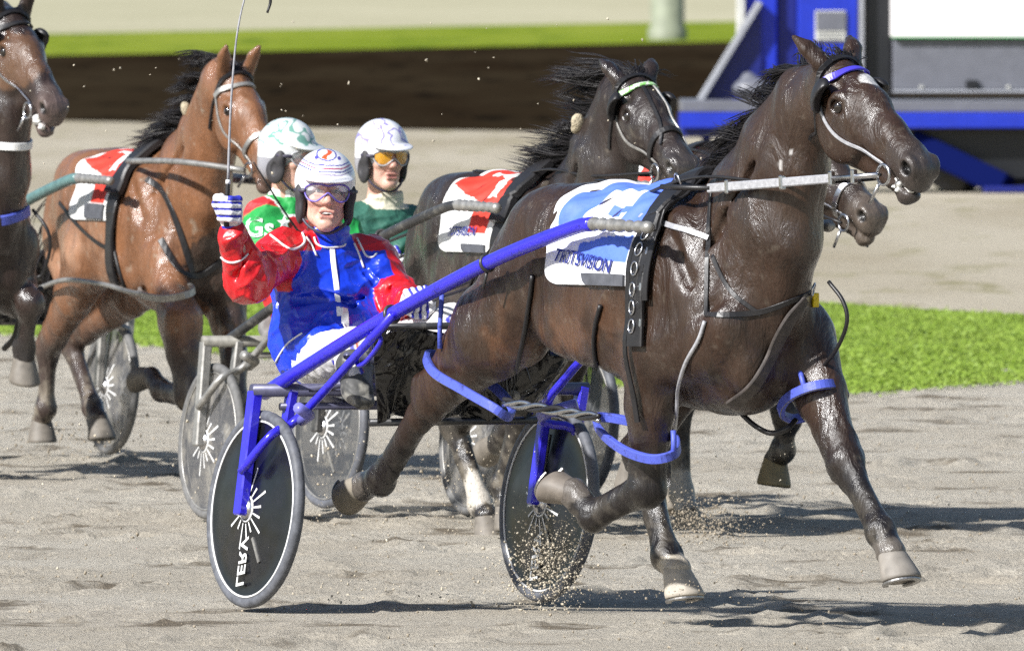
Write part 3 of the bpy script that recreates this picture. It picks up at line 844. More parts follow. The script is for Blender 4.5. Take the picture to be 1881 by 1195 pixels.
class Rig:
    """lays harness on a horse's surface"""
    def __init__(s, fr, horse, bvh): s.fr = fr; s.h = horse; s.b = bvh
    def hit(s, px, py, off=.004, maxd=100):
        o, d = s.fr.ray(px, py); d = d/np.linalg.norm(d)
        h = s.b.ray_cast(Vector(o), Vector(d), maxd)
        if h[0] is None:
            n = s.b.find_nearest(Vector(o+d*np.dot(-o, d)+0*d))
            return None
        n = np.array(h[1])
        if n.dot(d) > 0: n = -n
        return np.array(h[0])+n*off, n
    def near(s, p, off=.004):
        h = s.b.find_nearest(Vector(p)); n = np.array(h[1])
        return np.array(h[0])+n*off, n
    def path(s, pix, off=.004, sub=5):
        Q = spline(np.array(pix, float), None, sub); P = []; N = []
        for a, b in Q:
            r = s.hit(a, b, off)
            if r is not None: P.append(r[0]); N.append(r[1])
        P = np.array(P); N = np.array(N)
        for _ in range(3):
            N[1:-1] = (N[:-2]+N[1:-1]+N[2:])/3
        for _ in range(2):
            P[1:-1] = P[1:-1]*.5+(P[:-2]+P[2:])*.25
        return P, N
    def strap(s, name, pix, width, mat, thick=.005, off=.002, mb=None, sub=5, parent=None):
        P, N = s.path(pix, off, sub)
        m = mb or MB(); m.band(P, N, width, thick)
        return m if mb else m.build(name, mat, parent or s.h)
    def cord(s, name, pix, r, mat, off=.006, mb=None, sub=5):
        P, N = s.path(pix, off, sub)
        m = mb or MB(); m.tube(P, r, 8)
        return m if mb else m.build(name, mat, s.h)
    def around(s, x, z0, ang, off, dirx=0.0, R=.9):
        """points round the barrel at x, seen from the spine axis height z0; ang in degrees from straight up, + to the right side"""
        P = []; N = []
        for a in ang:
            a = math.radians(a); d = Vector((dirx*(1-math.cos(a)), -math.sin(a), math.cos(a))); d.normalize()
            o = Vector((x, 0, z0))+d*R
            h = s.b.ray_cast(o, -d, R)
            if h[0] is None: continue
            n = np.array(h[1]); n = n if Vector(n).dot(d) > 0 else -n
            P.append(np.array(h[0])+n*off); N.append(n)
        return np.array(P), np.array(N)
def hair_strands(name, roots, dirs, lens, mat, parent, width=.006, seed=0, wave=.02, n=7, grav=.0, wind=(0, 0, 0), phase=None):
    """many thin tapering locks, one mesh"""
    r = np.random.default_rng(seed); V = []; F = []; k = 0
    for si, (p, d, L) in enumerate(zip(roots, dirs, lens)):
        d = d/np.linalg.norm(d); ph = r.random(3)*6.28; fr_ = 1+r.random()*1.5
        if phase is not None: ph = phase[si]+r.normal(size=3)*.25; fr_ = 1.2+.25*r.random()
        pts = []; q = np.array(p, float); dd = d.copy()
        for i in range(n):
            pts.append(q+wave*(i/(n-1))*np.sin(ph+fr_*3*i/(n-1)))
            dd = dd+np.array([0, 0, -grav])*L/n+np.asarray(wind)*L/n; dd /= np.linalg.norm(dd); q = q+dd*L/(n-1)
        pts = np.array(pts); T = np.gradient(pts, axis=0); T /= np.linalg.norm(T, axis=1)[:, None]
        s1 = np.cross(T, [0.3, 0.8, .5]); s1 /= np.linalg.norm(s1, axis=1)[:, None]; s2 = np.cross(T, s1)
        w = width*(.6+.8*r.random())*np.concatenate([[.8], np.ones(n-3), [.6, .12]])[:, None]
        for a in (0, 2.1, 4.2): V.append(pts+w*(math.cos(a)*s1+math.sin(a)*s2)*.5)
        base = k
        for i in range(n-1):
            for a in range(3):
                b = (a+1) % 3; F.append((base+a*n+i, base+b*n+i, base+b*n+i+1, base+a*n+i+1))
        k += 3*n
    return add(name, np.concatenate(V), np.array(F), mat, parent)
# ------------------------------------------------------------------ coats and harness materials
def coat_mat(name):
    m = bpy.data.materials.new(name); m.use_nodes = True
    N = m.node_tree.nodes; L = m.node_tree.links; B = N['Principled BSDF']
    tc = N.new('ShaderNodeTexCoord')
    def noise(scale, st, det=4, rg=.6, dist=0.0):
        mp = N.new('ShaderNodeMapping'); mp.inputs['Scale'].default_value = st; L.new(tc.outputs['Object'], mp.inputs[0])
        t = N.new('ShaderNodeTexNoise'); t.inputs['Scale'].default_value = scale; t.inputs['Detail'].default_value = det; t.inputs['Roughness'].default_value = rg; t.inputs['Distortion'].default_value = dist
        L.new(mp.outputs[0], t.inputs[0]); return t.outputs[0]
    def rng(x, a, b, c, d):
        r = N.new('ShaderNodeMapRange'); r.inputs[1].default_value = a; r.inputs[2].default_value = b; r.inputs[3].default_value = c; r.inputs[4].default_value = d; L.new(x, r.inputs[0]); return r.outputs[0]
    at = N.new('ShaderNodeAttribute'); at.attribute_name = 'Col'
    fine = noise(150, (1, 1, .3), 6, .75); wet = noise(9, (1, 1, .35), 6, .65, .5); speck = noise(210, (1, 1, 1), 2, .5)
    x = N.new('ShaderNodeMix'); x.data_type = 'RGBA'; x.blend_type = 'MULTIPLY'; x.inputs[0].default_value = 1
    L.new(at.outputs['Color'], x.inputs[6]); L.new(rng(fine, .3, .7, .70, 1.32), x.inputs[7])
    y = N.new('ShaderNodeMix'); y.data_type = 'RGBA'; L.new(rng(speck, .72, .80, 0, .22), y.inputs[0]); L.new(x.outputs[2], y.inputs[6]); y.inputs[7].default_value = (.26, .23, .19, 1)
    L.new(y.outputs[2], B.inputs['Base Color'])
    L.new(rng(wet, .36, .64, .27, .50), B.inputs['Roughness']); L.new(rng(wet, .40, .58, .85, .06), B.inputs['Coat Weight']); B.inputs['Coat Roughness'].default_value = .17
    B.inputs['Specular IOR Level'].default_value = .42; B.inputs['Sheen Weight'].default_value = 0; B.inputs['Sheen Roughness'].default_value = .4
    b1 = N.new('ShaderNodeBump'); b1.inputs['Distance'].default_value = .02; L.new(noise(11, (1, 1, .34), 5, .6, .7), b1.inputs['Height'])
    b2 = N.new('ShaderNodeBump'); b2.inputs['Strength'].default_value = .5; b2.inputs['Distance'].default_value = .0035; L.new(fine, b2.inputs['Height']); L.new(b1.outputs[0], b2.inputs['Normal'])
    L.new(b2.outputs[0], B.inputs['Normal']); L.new(b2.outputs[0], B.inputs['Coat Normal'])
    return m
M = dict(shoe=material('worn_shoe', (.35, .34, .33), .4, .9, noise=.3, nscale=60),
    coat=coat_mat('wet_coat'), hoof=material('hoof_horn', attr=True, rough=.6, bump=.4, bscale=60),
    eye=material('horse_eye', (.012, .008, .006), .04, coat=1), mane=material('black_hair', (.014, .012, .013), .42),
    leather=material('black_leather', (.014, .013, .014), .42, bump=.3, bscale=120, noise=.3), blue=material('blue_enamel', (.030, .022, .60), .26, coat=.5, col2=(.012, .010, .20), mask=(.56, .72), nscale=38, bump=.25, bscale=70, bdist=.002, rvar=.1, rscale=20),
)
hA = Frame(.677, 57.93, 31)
U = hA.U
headA = head_at_eye(hA, 1537, 197, -.07, 5, 31, 1.03)
legsA = [
    ('fore', [U(1200, 640, -.19), U(1188, 895, -.19), U(1090, 948, -.24), U(1052, 905, -.27)]),
    ('fore', [U(1478, 640, .18), U(1553, 850, .16), U(1618, 975, .15), U(1638, 1016, .15)]),
    ('hind', [U(900, 612, -.20), U(790, 735, -.20), U(700, 880, -.17), U(668, 893, -.17)]),
    ('hind', [np.array([-.40, .2, 1.02]), U(1178, 835, .13), U(1224, 1020, .12), U(1243, 1046, .12)]),
]
specA = dict(h=.009, sc=1.0, legs=legsA, head=headA, neck=[(.26, 0, 1.22), U(1408, 392, .0), U(1442, 285, .01), U(1480, 200, .02)], mouth=.012,
    hoof=[((-.75, -.25, .5), (-.5, 0, -.8)), ((.3, 0, -1), (1, 0, .25)), ((-1, 0, .0), (-.05, 0, -1)), ((.2, 0, -1), (1, 0, .1))],
    coat=(.030, .0150, .0085), points=(.010, .0075, .007), light=(.115, .050, .022),
    hoofcol=[(.17, .145, .12), (.21, .19, .165), (.24, .21, .165), (.42, .375, .31)], star=(.155, .014, .034),
    patches=[(legsA[3][1][3]+np.array([.0, 0, .015]), (.08, .08, .045), (.42, .37, .30), .9)]+[(np.asarray(legsA[i][1][3]), (.085, .085, .06), (.15, .13, .11), .6) for i in range(3)]+[(headA.p(.05+.02*i, -.10, -.10-.03*i)+np.array([-.03*i, 0, -.02*i]), (.012, .03, .022), (.5, .48, .46), .7) for i in range(4)]+[(U(1462-9*i, 215+22*i, -.11), (.010, .05, .022), (.5, .48, .46), .7) for i in range(5)])
horseA, bvhA, SA = build_horse('horse', hA, specA, M, 'dark bay horse with a blue browband leading the race', 'racing horses')
# ------------------------------------------------------------------ sulkies
def text_geo(txt, size, extrude=.0008, bold=0.0, shear=0.0):
    cu = bpy.data.curves.new('txt', 'FONT'); cu.body = txt; cu.size = size; cu.extrude = extrude; cu.offset = bold; cu.shear = shear
    cu.align_x = 'CENTER'; cu.align_y = 'CENTER'; cu.resolution_u = 3
    o = bpy.data.objects.new('txt', cu); COL.objects.link(o); bpy.context.view_layer.update()
    me = bpy.data.meshes.new_from_object(o.evaluated_get(bpy.context.evaluated_depsgraph_get()))
    V = np.array([v.co[:] for v in me.vertices]); F = [tuple(p.vertices) for p in me.polygons]
    bpy.data.objects.remove(o); bpy.data.meshes.remove(me); bpy.data.curves.remove(cu)
    return V, F
MS = dict(
    tyre=material('tyre_rubber', (.10, .105, .12), .6, noise=.35, nscale=30, bump=.4, bscale=90), white=material('white_paint', (.78, .78, .77), .35, noise=.12, nscale=30),
    disc=material('black_disc', (.006, .0065, .009), .25, coat=.15, noise=.5, nscale=14, rvar=.12, rscale=12),
    steel=material('steel', (.55, .55, .57), .25, 1.0, noise=.2, nscale=40), dull=material('dusty_steel', (.34, .33, .31), .45, .6, noise=.35, nscale=25),
    dusty=material('dusty_disc', (.10, .10, .105), .45, noise=.5, nscale=9, col2=(.36, .335, .29), mask=(.44, .68), alpha=.66),
    clear=material('dusty_clear_disc', (.075, .078, .085), .3, col2=(.32, .295, .25), mask=(.56, .72), nscale=18, alpha=.58),
    darktube=material('dark_tube', (.05, .05, .052), .4, .4, noise=.5, nscale=14, col2=(.2, .19, .17), mask=(.5, .75)),
    vinyl=material('black_vinyl', (.007, .007, .008), .26, coat=.5, bump=.5, bscale=9, bdist=.03, bump2=(5, .08, 1.5)),
    pad=material('grey_seat', (.16, .155, .15), .6, noise=.3, nscale=30),
    teal=material('teal_enamel', (.10, .19, .185), .35, noise=.3, nscale=20),
)
def wheel(root, c, R, side, camber, mt, emblem=True, letters=None, phase=0.0):
    """c hub centre, side the outward y direction"""
    a = math.radians(camber); ax = np.array([0, math.cos(a), math.sin(a)]); up = np.array([0, -math.sin(a), math.cos(a)]); fw = np.array([1.0, 0, 0]); c = np.asarray(c, float)
    rt = .021
    w = bpy.data.objects.new('wheel', None); place(w, None, root)
    m = MB(); m.ring(c, ax, R-rt, rt, 64, 12); m.build('tyre', mt['tyre'], w)
    m = MB(); m.lathe(c, ax, [(.03, -.038), (R*.35, -.030), (R*.7, -.017), (R-.045, -.012), (R-.036, -.014), (R-.036, .014), (R-.045, .012), (R*.7, .017), (R*.35, .030), (.03, .038)], 56); m.build('disc', mt['disc'], w)
    m = MB()
    for s in (-1, 1): m.ring(c+ax*s*.0135, ax, R-.041, .0042, 64, 6)
    m.build('rim', mt['rim'], w)
    m = MB(); m.lathe(c, ax, [(.001, -.062), (.016, -.062), (.018, -.05), (.036, -.047), (.040, -.034), (.040, .034), (.036, .047), (.018, .05), (.016, .062), (.001, .062)], 28); m.build('hub', MS['steel'], w)
    off = lambda r: .038-(r-.03)/(R*.7-.03)*.021 if r < R*.7 else .017-(r-R*.7)/(R*.3)*.004
    if emblem:
        m = MB()
        for s in (-1, 1):
            r0, r1 = .044, .054
            m.ring(c+ax*s*off(.047), ax, .047, .004, 40, 6)
            for i in range(16):
                t = phase+i*2*math.pi/16; L = (.05, .085, .042, .10, .06, .04, .08, .05)[i % 8]
                d = fw*math.cos(t)+up*math.sin(t); e = -fw*math.sin(t)+up*math.cos(t)
                q = lambda r, s2, wd: c+d*r+e*s2*wd+ax*s*(off(r)+.0025)
                m.put([q(.055, -1, .0028), q(.055, 1, .0028), q(.055+L, 1, .0046), q(.055+L, -1, .0046)], [(0, 1, 2, 3) if s > 0 else (3, 2, 1, 0)], False)
                m.put([q(.055, -1, .0035)-ax*s*.003, q(.055, 1, .0035)-ax*s*.003, q(.055+L, 1, .006)-ax*s*.003, q(.055+L, -1, .006)-ax*s*.003], [(3, 2, 1, 0) if s > 0 else (0, 1, 2, 3)], False)
        m.build('spoke_emblem', mt['white'], w)
        for t in (1.62+phase*0, -1.05):
            m = MB()
            d = fw*math.cos(t)+up*math.sin(t); e = -fw*math.sin(t)+up*math.cos(t)
            for s in (-1, 1):
                q = lambda r, s2, dz: c+d*r+e*s2*.007+ax*s*(off(r)+dz)
                r0, r1 = (.10, .255) if t > 0 else (.12, .22)
                m.put([q(r0, -1, .001), q(r0, 1, .001), q(r1, 1, .001), q(r1, -1, .001), q(r0, -1, .006), q(r0, 1, .006), q(r1, 1, .006), q(r1, -1, .006)], [(0, 1, 2, 3), (4, 7, 6, 5), (0, 4, 5, 1), (1, 5, 6, 2), (2, 6, 7, 3), (3, 7, 4, 0)], False)
            m.build('blade_stripe', mt['stripe'], w)
    if letters:
        V, F = text_geo(letters, .082, .0008, .0012, .2)
        t = -1.62; d = fw*math.cos(t)+up*math.sin(t); e = np.cross(ax, d)
        m = MB()
        for s in (-1, 1):
            P = np.array([c-d*(v[0])+d*.20+e*(-s)*(-v[1])*1.0+ax*s*(off(.15)+.0045+v[2]) for v in V])
            m.put(P, F, False)
        m.build('lettering', mt['white'], w)
    return w
def sulky(fr, label, mt, sc=1.0, R=.36, camber=0.0, letters=None, geo=None, apron=True, frame='frame_tube', detail=True, group='racing sulkies', thick=.026):
    root = empty('sulky', fr, label, 'sulky', group)
    h = .602; g = geo
    s3 = lambda p: np.array(p)*np.array([sc, 1, sc]) if sc != 1 else np.array(p)
    dy = math.sin(math.radians(camber))
    wheel(root, (0, -h, R), R, -1, camber, mt, True, letters, .1); wheel(root, (0, h, R), R, 1, camber, mt, True, letters, .5)
    top = .79*sc; yr = -.735; yl = .455
    mf = mt['frame']; mc = mt['cross']
    m = MB()
    # right fork: outer and inner legs
    fb = lambda a, b, w: m.box((np.array(a)+b)/2, (np.linalg.norm(np.array(b)-a), w, w*.8), basis(np.array(b)-np.array(a), (0, 1, 0)), .006)
    fb((-.02, -h-.065-dy*top*.9, top), (0, -h-.062, R-.02), .052); m.build('fork', mf, root)
    m = MB(); fb((0, -h+.075-dy*top*.9, top), (0, -h+.068, R), .045); m.build('fork', mf, root)
    m = MB(); fb((0, h-.075-dy*top*.9, top), (0, h-.068, R), .045); m.build('fork', mf, root)
    m = MB(); fb((0, h+.065-dy*top*.9, top), (0, h+.062, R), .05); m.build('fork', mf, root)
    m = MB(); m.tube([(-.01, -h-.085-dy*top*.9, top), (0, h+.085-dy*top*.9, top-.01)], .024, 12)
    m.tube([(.0, -h+.1, top-.06), (0, h-.12, top-.06)], .014, 10)
    m.build('crossbar', mc, root)
    for s in (-1, 1):
        sh = [np.array([x, -s*y, z]) for x, y, z in g['shaft']]
        if sc != 1: sh = [p*np.array([sc, 1, sc]) for p in sh]
        m = MB(); m.tube(sh[:-2]+[sh[-2]], thick, 14, sub=6); m.build('shaft', mt['shaft'], root)
        m = MB(); P = spline(np.array([sh[-2], sh[-1]]), None, 22); rr = (.020+.003*np.sign(np.sin(np.arange(len(P))*1.9)))*np.linspace(1.15, .95, len(P)); m.tube(P, rr, 12)
        m.build('shaft_tip', MS['dull'], root)
        br = [np.array([x, -s*y, z])*np.array([sc, 1, sc]) for x, y, z in g['brace']]
        m = MB(); m.tube(br, .0165, 10, sub=4); m.build('brace', mf, root)
        if detail:
            b2 = sh[1]
            m = MB(); m.tube([br[1]+np.array([-.0, 0, -.02]), br[1]+np.array([.06, s*.0, 0]), br[1]+np.array([.13, s*.08, .03])], .021, 10); m.build('foot_peg', mt['peg'], root)
            lp = sh[1]*.45+sh[2]*.55
            m = MB(); m.tube([lp+np.array([0, 0, -.03]), lp+np.array([-.10, 0, -.09]), lp+np.array([-.115, 0, -.14]), lp+np.array([-.05, 0, -.13]), lp+np.array([.06, 0, -.06]), lp+np.array([.05, 0, -.03])], .009, 8, sub=4); m.build('stirrup', mf, root)
            m = MB(); m.ring(sh[2], sh[3]-sh[1], .028, .009, 20, 8); m.build('clamp', MS['darktube'], root); m = MB(); m.ring(sh[3], sh[4]-sh[2], .027, .008, 20, 8)
            m.tube([sh[3]+np.array([0, 0, -.03]), sh[3]+np.array([-.03, 0, -.09])], .006, 6)
            m.build('clamp', MS['darktube'], root)
        m = MB(); m.tube([(0.0, -s*-(-.40), top), np.array([.32*sc, s*.40, top+.13*sc])], .014, 8); m.build('strut', mc, root)
    m = MB(); m.tube([(-.02, -.35, top+.0), (-.25*sc, -.12, top-.06*sc), (-.25*sc, .12, top-.06*sc), (-.02, .35, top)], .018, 10, sub=6); m.build('seat_rail', mc, root)
    S = SDF((-.75, -.35, .6), (.1, .35, 1.0), .012); S.ell((-.36*sc, 0, top-.0), (.22, .20, .03), k=.02); S.ell((-.52*sc, 0, top+.05), (.05, .18, .07), k=.05)
    V, F = S.mesh(); add('seat', V, F, MS['pad'], root)
    if apron:
        # mud apron hung in front of the feet, with a foot tray bar
        ny, nz = 26, 16; V = []
        for i in range(nz):
            t = i/(nz-1)
            for j in range(ny):
                u = j/(ny-1)*2-1
                y = u*(.42-.10*t); x = .60*sc-.20*t+.025*math.sin(u*7+t*3)*(.3+t)+.02*math.sin(u*15+t*2); z = (1.02-.33*t+.015*math.cos(u*9))*sc
                V.append((x, y, z))
        F = [(i*ny+j, i*ny+j+1, (i+1)*ny+j+1, (i+1)*ny+j) for i in range(nz-1) for j in range(ny-1)]
        V = np.array(V); n = len(V); V2 = V-np.array([.006, 0, 0])
        E = [(j, j+1) for j in range(ny-1)]+[((nz-1)*ny+j+1, (nz-1)*ny+j) for j in range(ny-1)]+[((i+1)*ny, i*ny) for i in range(nz-1)]+[(i*ny+ny-1, (i+1)*ny+ny-1) for i in range(nz-1)]
        F = F+[tuple(k+n for k in f[::-1]) for f in F]+[(b, a, a+n, b+n) for a, b in E]
        add('mud_apron', np.concatenate([V, V2]), F, MS['vinyl'], root)
        m = MB(); m.tube([(.61*sc, -.44, 1.03*sc), (.61*sc, .44, 1.03*sc)], .013, 8); m.tube([(.39*sc, -.34, .68*sc), (.39*sc, .34, .68*sc)], .014, 8); m.build('apron_bar', MS['darktube'], root)
    return root
cA = Frame(-.396, 59.95, 28)
UA = cA.U
GEO = dict(shaft=[tuple(UA(486, 722, -.50)), tuple(UA(640, 624, -.46)), tuple(UA(720, 577, -.45)), tuple(UA(895, 483, -.42)), tuple(UA(1045, 421, -.385)), tuple(UA(1088, 411, -.37)), tuple(UA(1196, 418, -.36))],
           brace=[tuple(UA(722, 578, -.47)), tuple(UA(554, 762, -.49)), tuple(UA(500, 797, -.62)), tuple(UA(443, 866, -.675))])
BLUE = M['blue']
WA = dict(tyre=MS['tyre'], disc=MS['disc'], rim=MS['white'], white=MS['white'], stripe=MS['dull'], frame=BLUE, cross=material('blue_grey_tube', (.10, .10, .16), .4, .3, noise=.3, nscale=20), shaft=BLUE, peg=material('pale_blue_tube', (.18, .18, .55), .35, noise=.2))
WC = dict(tyre=material('dusty_tyre', (.13, .128, .125), .7, noise=.3, nscale=30), disc=MS['dusty'], rim=MS['dull'], white=MS['white'], stripe=MS['dull'], frame=MS['dull'], cross=material('mud_tube', (.20, .19, .165), .6, noise=.4, nscale=20), shaft=MS['darktube'], peg=MS['dull'])
WB = dict(WC, disc=MS['clear'], tyre=MS['tyre'], frame=MS['darktube'])
WD = dict(WC, shaft=MS['teal'])
sulky(cA, 'bright blue sulky with black disc wheels behind the leading dark bay horse', WA, letters='LERV', camber=-6, geo=GEO)
cC = Frame(-.713, 69.64, 24); cB = Frame(-.244, 71.07, 27); cD = Frame(-2.464, 78.46, 23)
sulky(cC, 'grey sulky with dusty pale disc wheels carrying the red and green driver', WC, sc=.95, R=.33, geo=GEO, camber=-4, thick=.021)
sulky(cB, 'dark sulky with see-through dusty wheels carrying the driver in yellow goggles', WB, sc=1.0, R=.35, geo=GEO, camber=-4, thick=.021)
sulky(cD, 'muddy sulky with teal shafts behind the brown horse on the left', WD, sc=.95, R=.325, geo=GEO, camber=-3)
# ------------------------------------------------------------------ drivers
MP = dict(
    skin=material('skin', attr=True, rough=.5, sss=.10, bump=.5, bscale=120, bdist=.002, noise=.22, nscale=55),
    vinyl=material('wet_race_jacket', attr=True, rough=.33, coat=.22, coat_rough=.12, bump=.7, bscale=20, bdist=.006, bump2=(7, .02, 1.2), noise=.06, nscale=30),
    cloth=material('race_cloth', attr=True, rough=.6, bump=.4, bscale=40, bdist=.004, bump2=(11, .012, 1.0), noise=.12, nscale=60),
    helmet=material('helmet_shell', attr=True, rough=.22, coat=.5), pad=material('helmet_padding', (.035, .033, .036), .65, bump=.3, bscale=90),
    strap=material('chin_strap', (.05, .045, .07), .5), tooth=material('teeth', (.75, .72, .65), .25), lens=material('clear_lens', (.8, .8, .85), .05, alpha=.16, coat=1),
    amber=material('amber_lens', (.75, .36, .02), .06, alpha=.72, coat=1), gfr=material('goggle_frame', (.16, .12, .50), .3), gfr2=material('grey_goggle_frame', (.4, .4, .42), .35),
    white=material('eye_white', (.48, .44, .41), .2, coat=1), iris=material('iris', (.05, .055, .06), .1, coat=1),
)
def tube_loop(m, P, r, n=8, sub=5):
    P = np.asarray(P, float); Q = spline(np.concatenate([P[-2:], P, P[:3]]), None, sub)[2*sub:2*sub+len(P)*sub+1]
    m.tube(Q, r, n, cap=False)
class Fist:
    """closed hand round a handle along local z, finger backs towards local x"""
    def __init__(s, c, x, z, g=1, sc=1.0):
        z = np.asarray(z, float); z /= np.linalg.norm(z); x = np.asarray(x, float); x = x-z*x.dot(z); x /= np.linalg.norm(x); y = np.cross(z, x)*g
        s.R = np.stack([x, y, z], 1); s.c = np.asarray(c, float); s.sc = sc
    def p(s, *q): return s.c+s.R@(np.array(q)*s.sc)
    def inv(s, V): return (V-s.c)@s.R/s.sc
    def put(s, S, pad=.0, wrist=None):
        sc = s.sc
        S.ell(s.p(-.028, .003, 0), np.array([.019+pad, .040+pad, .046+pad])*sc, s.R, k=.02)
        for z, L, r in ((.036, 1.0, .0115), (.012, 1.08, .012), (-.013, 1.02, .0115), (-.036, .86, .0098)):
            pts = [(-.024, .038, z), (.008, .045, z*1.02), (.034*L, .022, z), (.031*L, -.012, z*.97), (.008, -.026, z*.94)]
            for a, b, k in zip(pts[:-1], pts[1:], (1.08, 1.0, .95, .88)): S.seg(s.p(*a), s.p(*b), (r+pad)*sc*k, (r+pad)*sc*k*.95, k=.006)
        th = [(-.03, -.034, -.012), (-.012, -.044, .018), (.018, -.034, .040), (.036, -.012, .046)]
        for a, b, r in zip(th[:-1], th[1:], (.0155, .0135, .0115)): S.seg(s.p(*a), s.p(*b), (r+pad)*sc, (r*.92+pad)*sc, k=.008)
        if wrist is not None: S.seg(s.p(-.028, 0, -.03), wrist, (.034+pad, .028+pad), (.033+pad, .028+pad), k=.025)

def build_person(fr, P, look, label, cloth, group):
    """P: points in the sulky's frame"""
    f = {k: np.asarray(v, float) for k, v in P.items() if k != 'fists'}
    hd = f['head']
    a = math.radians(look[0]); fx = fr.R.T@np.array([math.sin(a), -math.cos(a), 0]); pt = math.radians(look[1])
    x = fx*math.cos(pt)+np.array([0, 0, -math.sin(pt)])
    HR = basis(x, (0, 0, 1))
    rl = math.radians(look[2]); y0, z0 = HR[:, 1].copy(), HR[:, 2].copy(); HR[:, 1] = y0*math.cos(rl)+z0*math.sin(rl); HR[:, 2] = z0*math.cos(rl)-y0*math.sin(rl)
    hp = lambda *q: hd+HR@np.array(q, float)
    hr = lambda V: (V-hd)@HR
    pts = np.array([v for k, v in f.items()]); lo, hi = pts.min(0)-.22, pts.max(0)+.22
    shx = f['shR']-f['shL']; shx /= np.linalg.norm(shx)
    # ---- the body: one continuous surface
    S = SDF(lo, hi, .0048)
    E = lambda c, r, k=.02, sub=False: S.ell(hp(*c), r, HR, k, sub)
    G = lambda p, q, ra, rb, k=.02, sub=False: S.seg(hp(*p), hp(*q), ra, rb, HR[:, 1], k, sub)
    E((-.012, 0, .035), (.100, .078, .095)); E((.03, 0, -.03), (.066, .064, .088), .03)
    G((.02, .05, -.075), (.07, .012, -.112), .018, .02, .03); G((.02, -.05, -.075), (.07, -.012, -.112), .018, .02, .03)
    E((.080, 0, -.108), (.020, .024, .017), .02)
    G((.094, 0, .018), (.116, 0, -.026), (.009, .012), (.015, .012), .014)
    for s in (-1, 1):
        E((.105, s*.013, -.030), (.012, .009, .009), .010)
        E((.066, s*.045, -.022), (.024, .022, .018), .02)
        E((.088, s*.034, .036), (.014, .026, .009), .012)
        E((.098, s*.032, .012), (.018, .019, .012), .010, True)
        E((-.012, s*.078, -.005), (.022, .012, .033), .008)
        G((.090, s*.016, .0245), (.086, s*.048, .0235), (.006, .006), (.006, .006), .006); G((.090, s*.018, .000), (.085, s*.046, .000), (.006, .005), (.006, .005), .006)
        G((.098, s*.020, -.040), (.078, s*.038, -.075), .004, .004, .008, True)      # cheek fold
    G((.098, -.024, -.063), (.098, .024, -.063), .0075, .0075, .008); G((.096, -.02, -.082), (.096, .02, -.082), .008, .008, .008)
    if look[3]: E((.112, 0, -.0715), (.016, .026, .0075), .005, True)                # open smile
    else: G((.108, -.026, -.072), (.108, .026, -.072), .003, .003, .003, True)
    S.seg(hp(-.025, 0, -.07), f['neck'], .056, .062, k=.03)
    S.seg(f['neck'], f['chest'], (.07, .07), (.15, .10), shx, k=.05); S.seg(f['chest'], f['hip'], (.15, .10), (.15, .11), shx, k=.05)
    S.seg(f['shR'], f['shL'], .055, .055, k=.05)
    for s in 'RL':
        S.chain([f['sh'+s], f['el'+s], f['wr'+s]], [.046, .040, .029], k=.03)
        S.chain([f['hp'+s], f['kn'+s], f['an'+s]], [.075, .055, .04], k=.04)
        S.seg(f['an'+s], f['to'+s], (.04, .035), (.036, .022), k=.02)
    V, F = S.mesh()
    q = hr(V); base = np.array([.62, .37, .285]); C = np.tile(base, (len(V), 1))
    red = sstep(.5, .8, vnoise(V, 30, 4))*.35+np.exp(-((q[:, 0]-.11)**2+q[:, 1]**2*2+(q[:, 2]+.025)**2)/.0009)*.5+np.exp(-(((np.abs(q[:, 1])-.045)/.02)**2+((q[:, 2]+.03)/.025)**2))*.35
    C = C*(1-red[:, None]*.35)+np.array([.62, .17, .13])*red[:, None]*.35
    lip = np.exp(-((np.abs(q[:, 1])/.026)**4+(((q[:, 2]+.072)/.014))**4))*(q[:, 0] > .085); C = C*(1-.7*lip[:, None])+np.array([.40, .10, .09])*.7*lip[:, None]
    inm = lip*(np.abs(q[:, 2]+.0725) < .0065)*(q[:, 0] < .099); C = C*(1-.85*inm[:, None])
    br = np.exp(-(((np.abs(q[:, 1])-.034)/.022)**4+((q[:, 2]-.040)/.006)**2))*(q[:, 0] > .07); C = C*(1-.7*br[:, None])+np.array([.10, .07, .05])*.7*br[:, None]
    person = add('person', V, F, MP['skin'], fr=fr, col=C); tag(person, label, 'person', group)
    # eyes
    for s in (-1, 1):
        m = MB(); c = hp(.082, s*.032, .012); th = np.linspace(0, np.pi, 9)
        m.lathe(c, HR[:, 0], [(max(.0125*math.sin(t), 1e-5), -.0125*math.cos(t)) for t in th], 14); e = m.build('eye', MP['white'], person)
        m = MB(); m.lathe(hp(.0925, s*.032-.001, .012), HR[:, 0], [(.0066, 0), (.0055, .0022), (.00001, .003)], 14); m.build('iris', MP['iris'], e)
    if look[3]:
        S = SDF(hd-.15, hd+.15, .0035)
        for i in range(-5, 6):
            S.ell(hp(.1015-abs(i)*.0012, i*.0044, -.0695), (.004, .0027, .0042), HR, k=.002)
        V, F = S.mesh(); add('teeth', V, F, MP['tooth'], person)
    # ---- helmet
    S = SDF(hd-.24, hd+.24, .0034)
    E = lambda c, r, k=.02, sub=False, R=None: S.ell(hp(*c), r, HR if R is None else R, k, sub)
    E((-.015, 0, .052), (.132, .112, .118)); E((-.055, 0, -.025), (.085, .100, .09), .03)
    E((.165, 0, -.055), (.155, .092, .098), .012, True)
    E((.0, 0, -.20), (.22, .22, .115), .012, True)
    t = math.radians(14); VR = HR@np.array([[math.cos(t), 0, math.sin(t)], [0, 1, 0], [-math.sin(t), 0, math.cos(t)]])
    E((.095, 0, .058), (.068, .094, .0125), .012, False, VR)
    V, F = S.mesh(); q = hr(V)
    C = cloth['helmet'](q, V)
    h = add('helmet', V, F, MP['helmet'], person, col=C)
